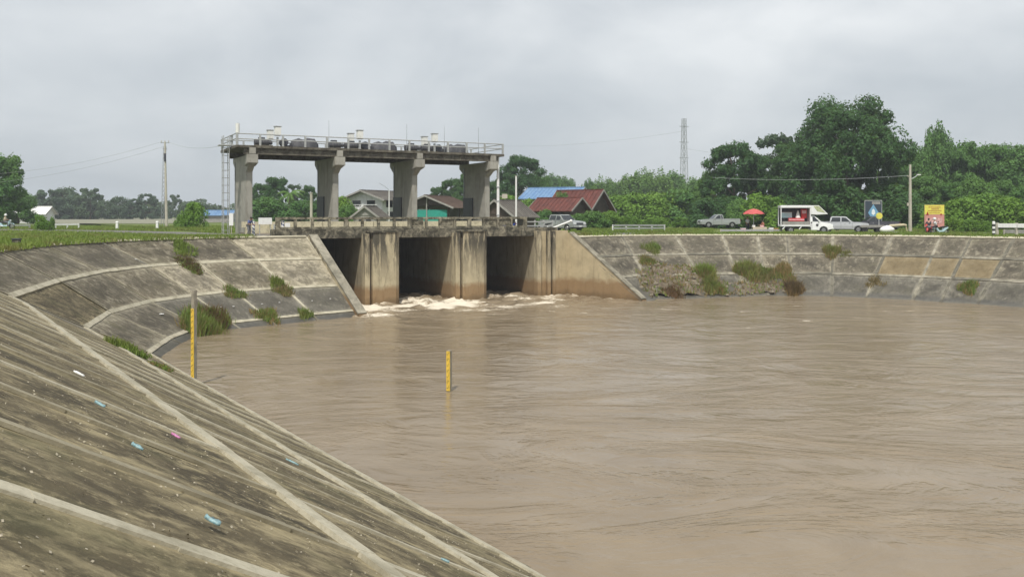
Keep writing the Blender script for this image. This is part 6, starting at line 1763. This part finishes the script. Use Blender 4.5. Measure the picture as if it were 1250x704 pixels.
gable_house('house', 679, 142, 8.0, 6.5, 4.7, 6.1, -24, 'long building with a bright blue sheet roof behind the red roofed houses', M['house_grey'], M['blue_roof'], .9, windows=[('f', -2, 3.9, 1.2, .8), ('f', 1, 3.9, 1.2, .8)])
gable_house('shed', 36, 158, 6.8, 4.5, 1.9, 3.0, 6, 'low white roofed shed behind the scooter at the left', M['house_white'], M['white'], .5, windows=[('f', -1.5, 1.1, .8, .7), ('f', 1.4, 1.1, .8, .7)])
gable_house('shed', 268, 190, 6.0, 4.5, 1.6, 2.5, 4, 'small blue roofed shed far off just left of the ladder', M['house_grey'], M['blue_roof'], .4)

# ------------------------------------------------------------------ haze in the air (outside it lies only the sky)
t = bpy.data.materials.new('haze'); t.use_nodes = True; nt = t.node_tree; nt.nodes.clear()
oo = nt.nodes.new('ShaderNodeOutputMaterial'); vv = nt.nodes.new('ShaderNodeVolumePrincipled')
vv.inputs['Color'].default_value = (.86, .91, .97, 1); vv.inputs['Density'].default_value = .00055; vv.inputs['Anisotropy'].default_value = .2
nt.links.new(vv.outputs[0], oo.inputs['Volume'])
mb = MB(); mb.box((0, 0, 22.5), (3000, 3000, 51)); hz = mb.build('haze', t); tag(hz, 'thin humid haze in the air', kind='stuff')

# grit and dead leaves lying on the near slope (nobody could count them)
def grit():
    rs_ = np.random.RandomState(12); C = []
    for _ in range(5200):
        a = rs_.uniform(-2, 1) ; a = 1.5 + 22 * rs_.uniform() ** 1.7; s_ = rs_.uniform(.2, 9.2)
        p = nd * s_ + dd * a
        if a > 20 and s_ < 1: continue
        z = (9.6 - s_) / 1.765 if s_ > .7 else (9.6 - s_) / 1.765
        zz_ = lin_z_fast(s_); C.append((p.x, p.y, zz_ + .012))
    C = np.array(C); V, Fq = leaves(C, np.tile(np.array([.45, .3, .85]), (len(C), 1)), .011, rs_, .7)
    o = bpy.data.objects.new('grit', mesh_from_np('grit', V, Fq, M['grit'])); COL.objects.link(o)
    tag(o, 'pale grit and dead leaf scraps scattered over the near slope', 'grit', kind='stuff')
def lin_z_fast(s_):
    S = [-.18, 3.40, 6.40, 9.10, 12.4]; Z = [5.52, 3.53, 1.8, .3, -1.6]
    return float(np.interp(s_, S, Z))
M['grit'] = plain('pale_grit', (.36, .32, .24), .9, 0, .5, 60)
grit()
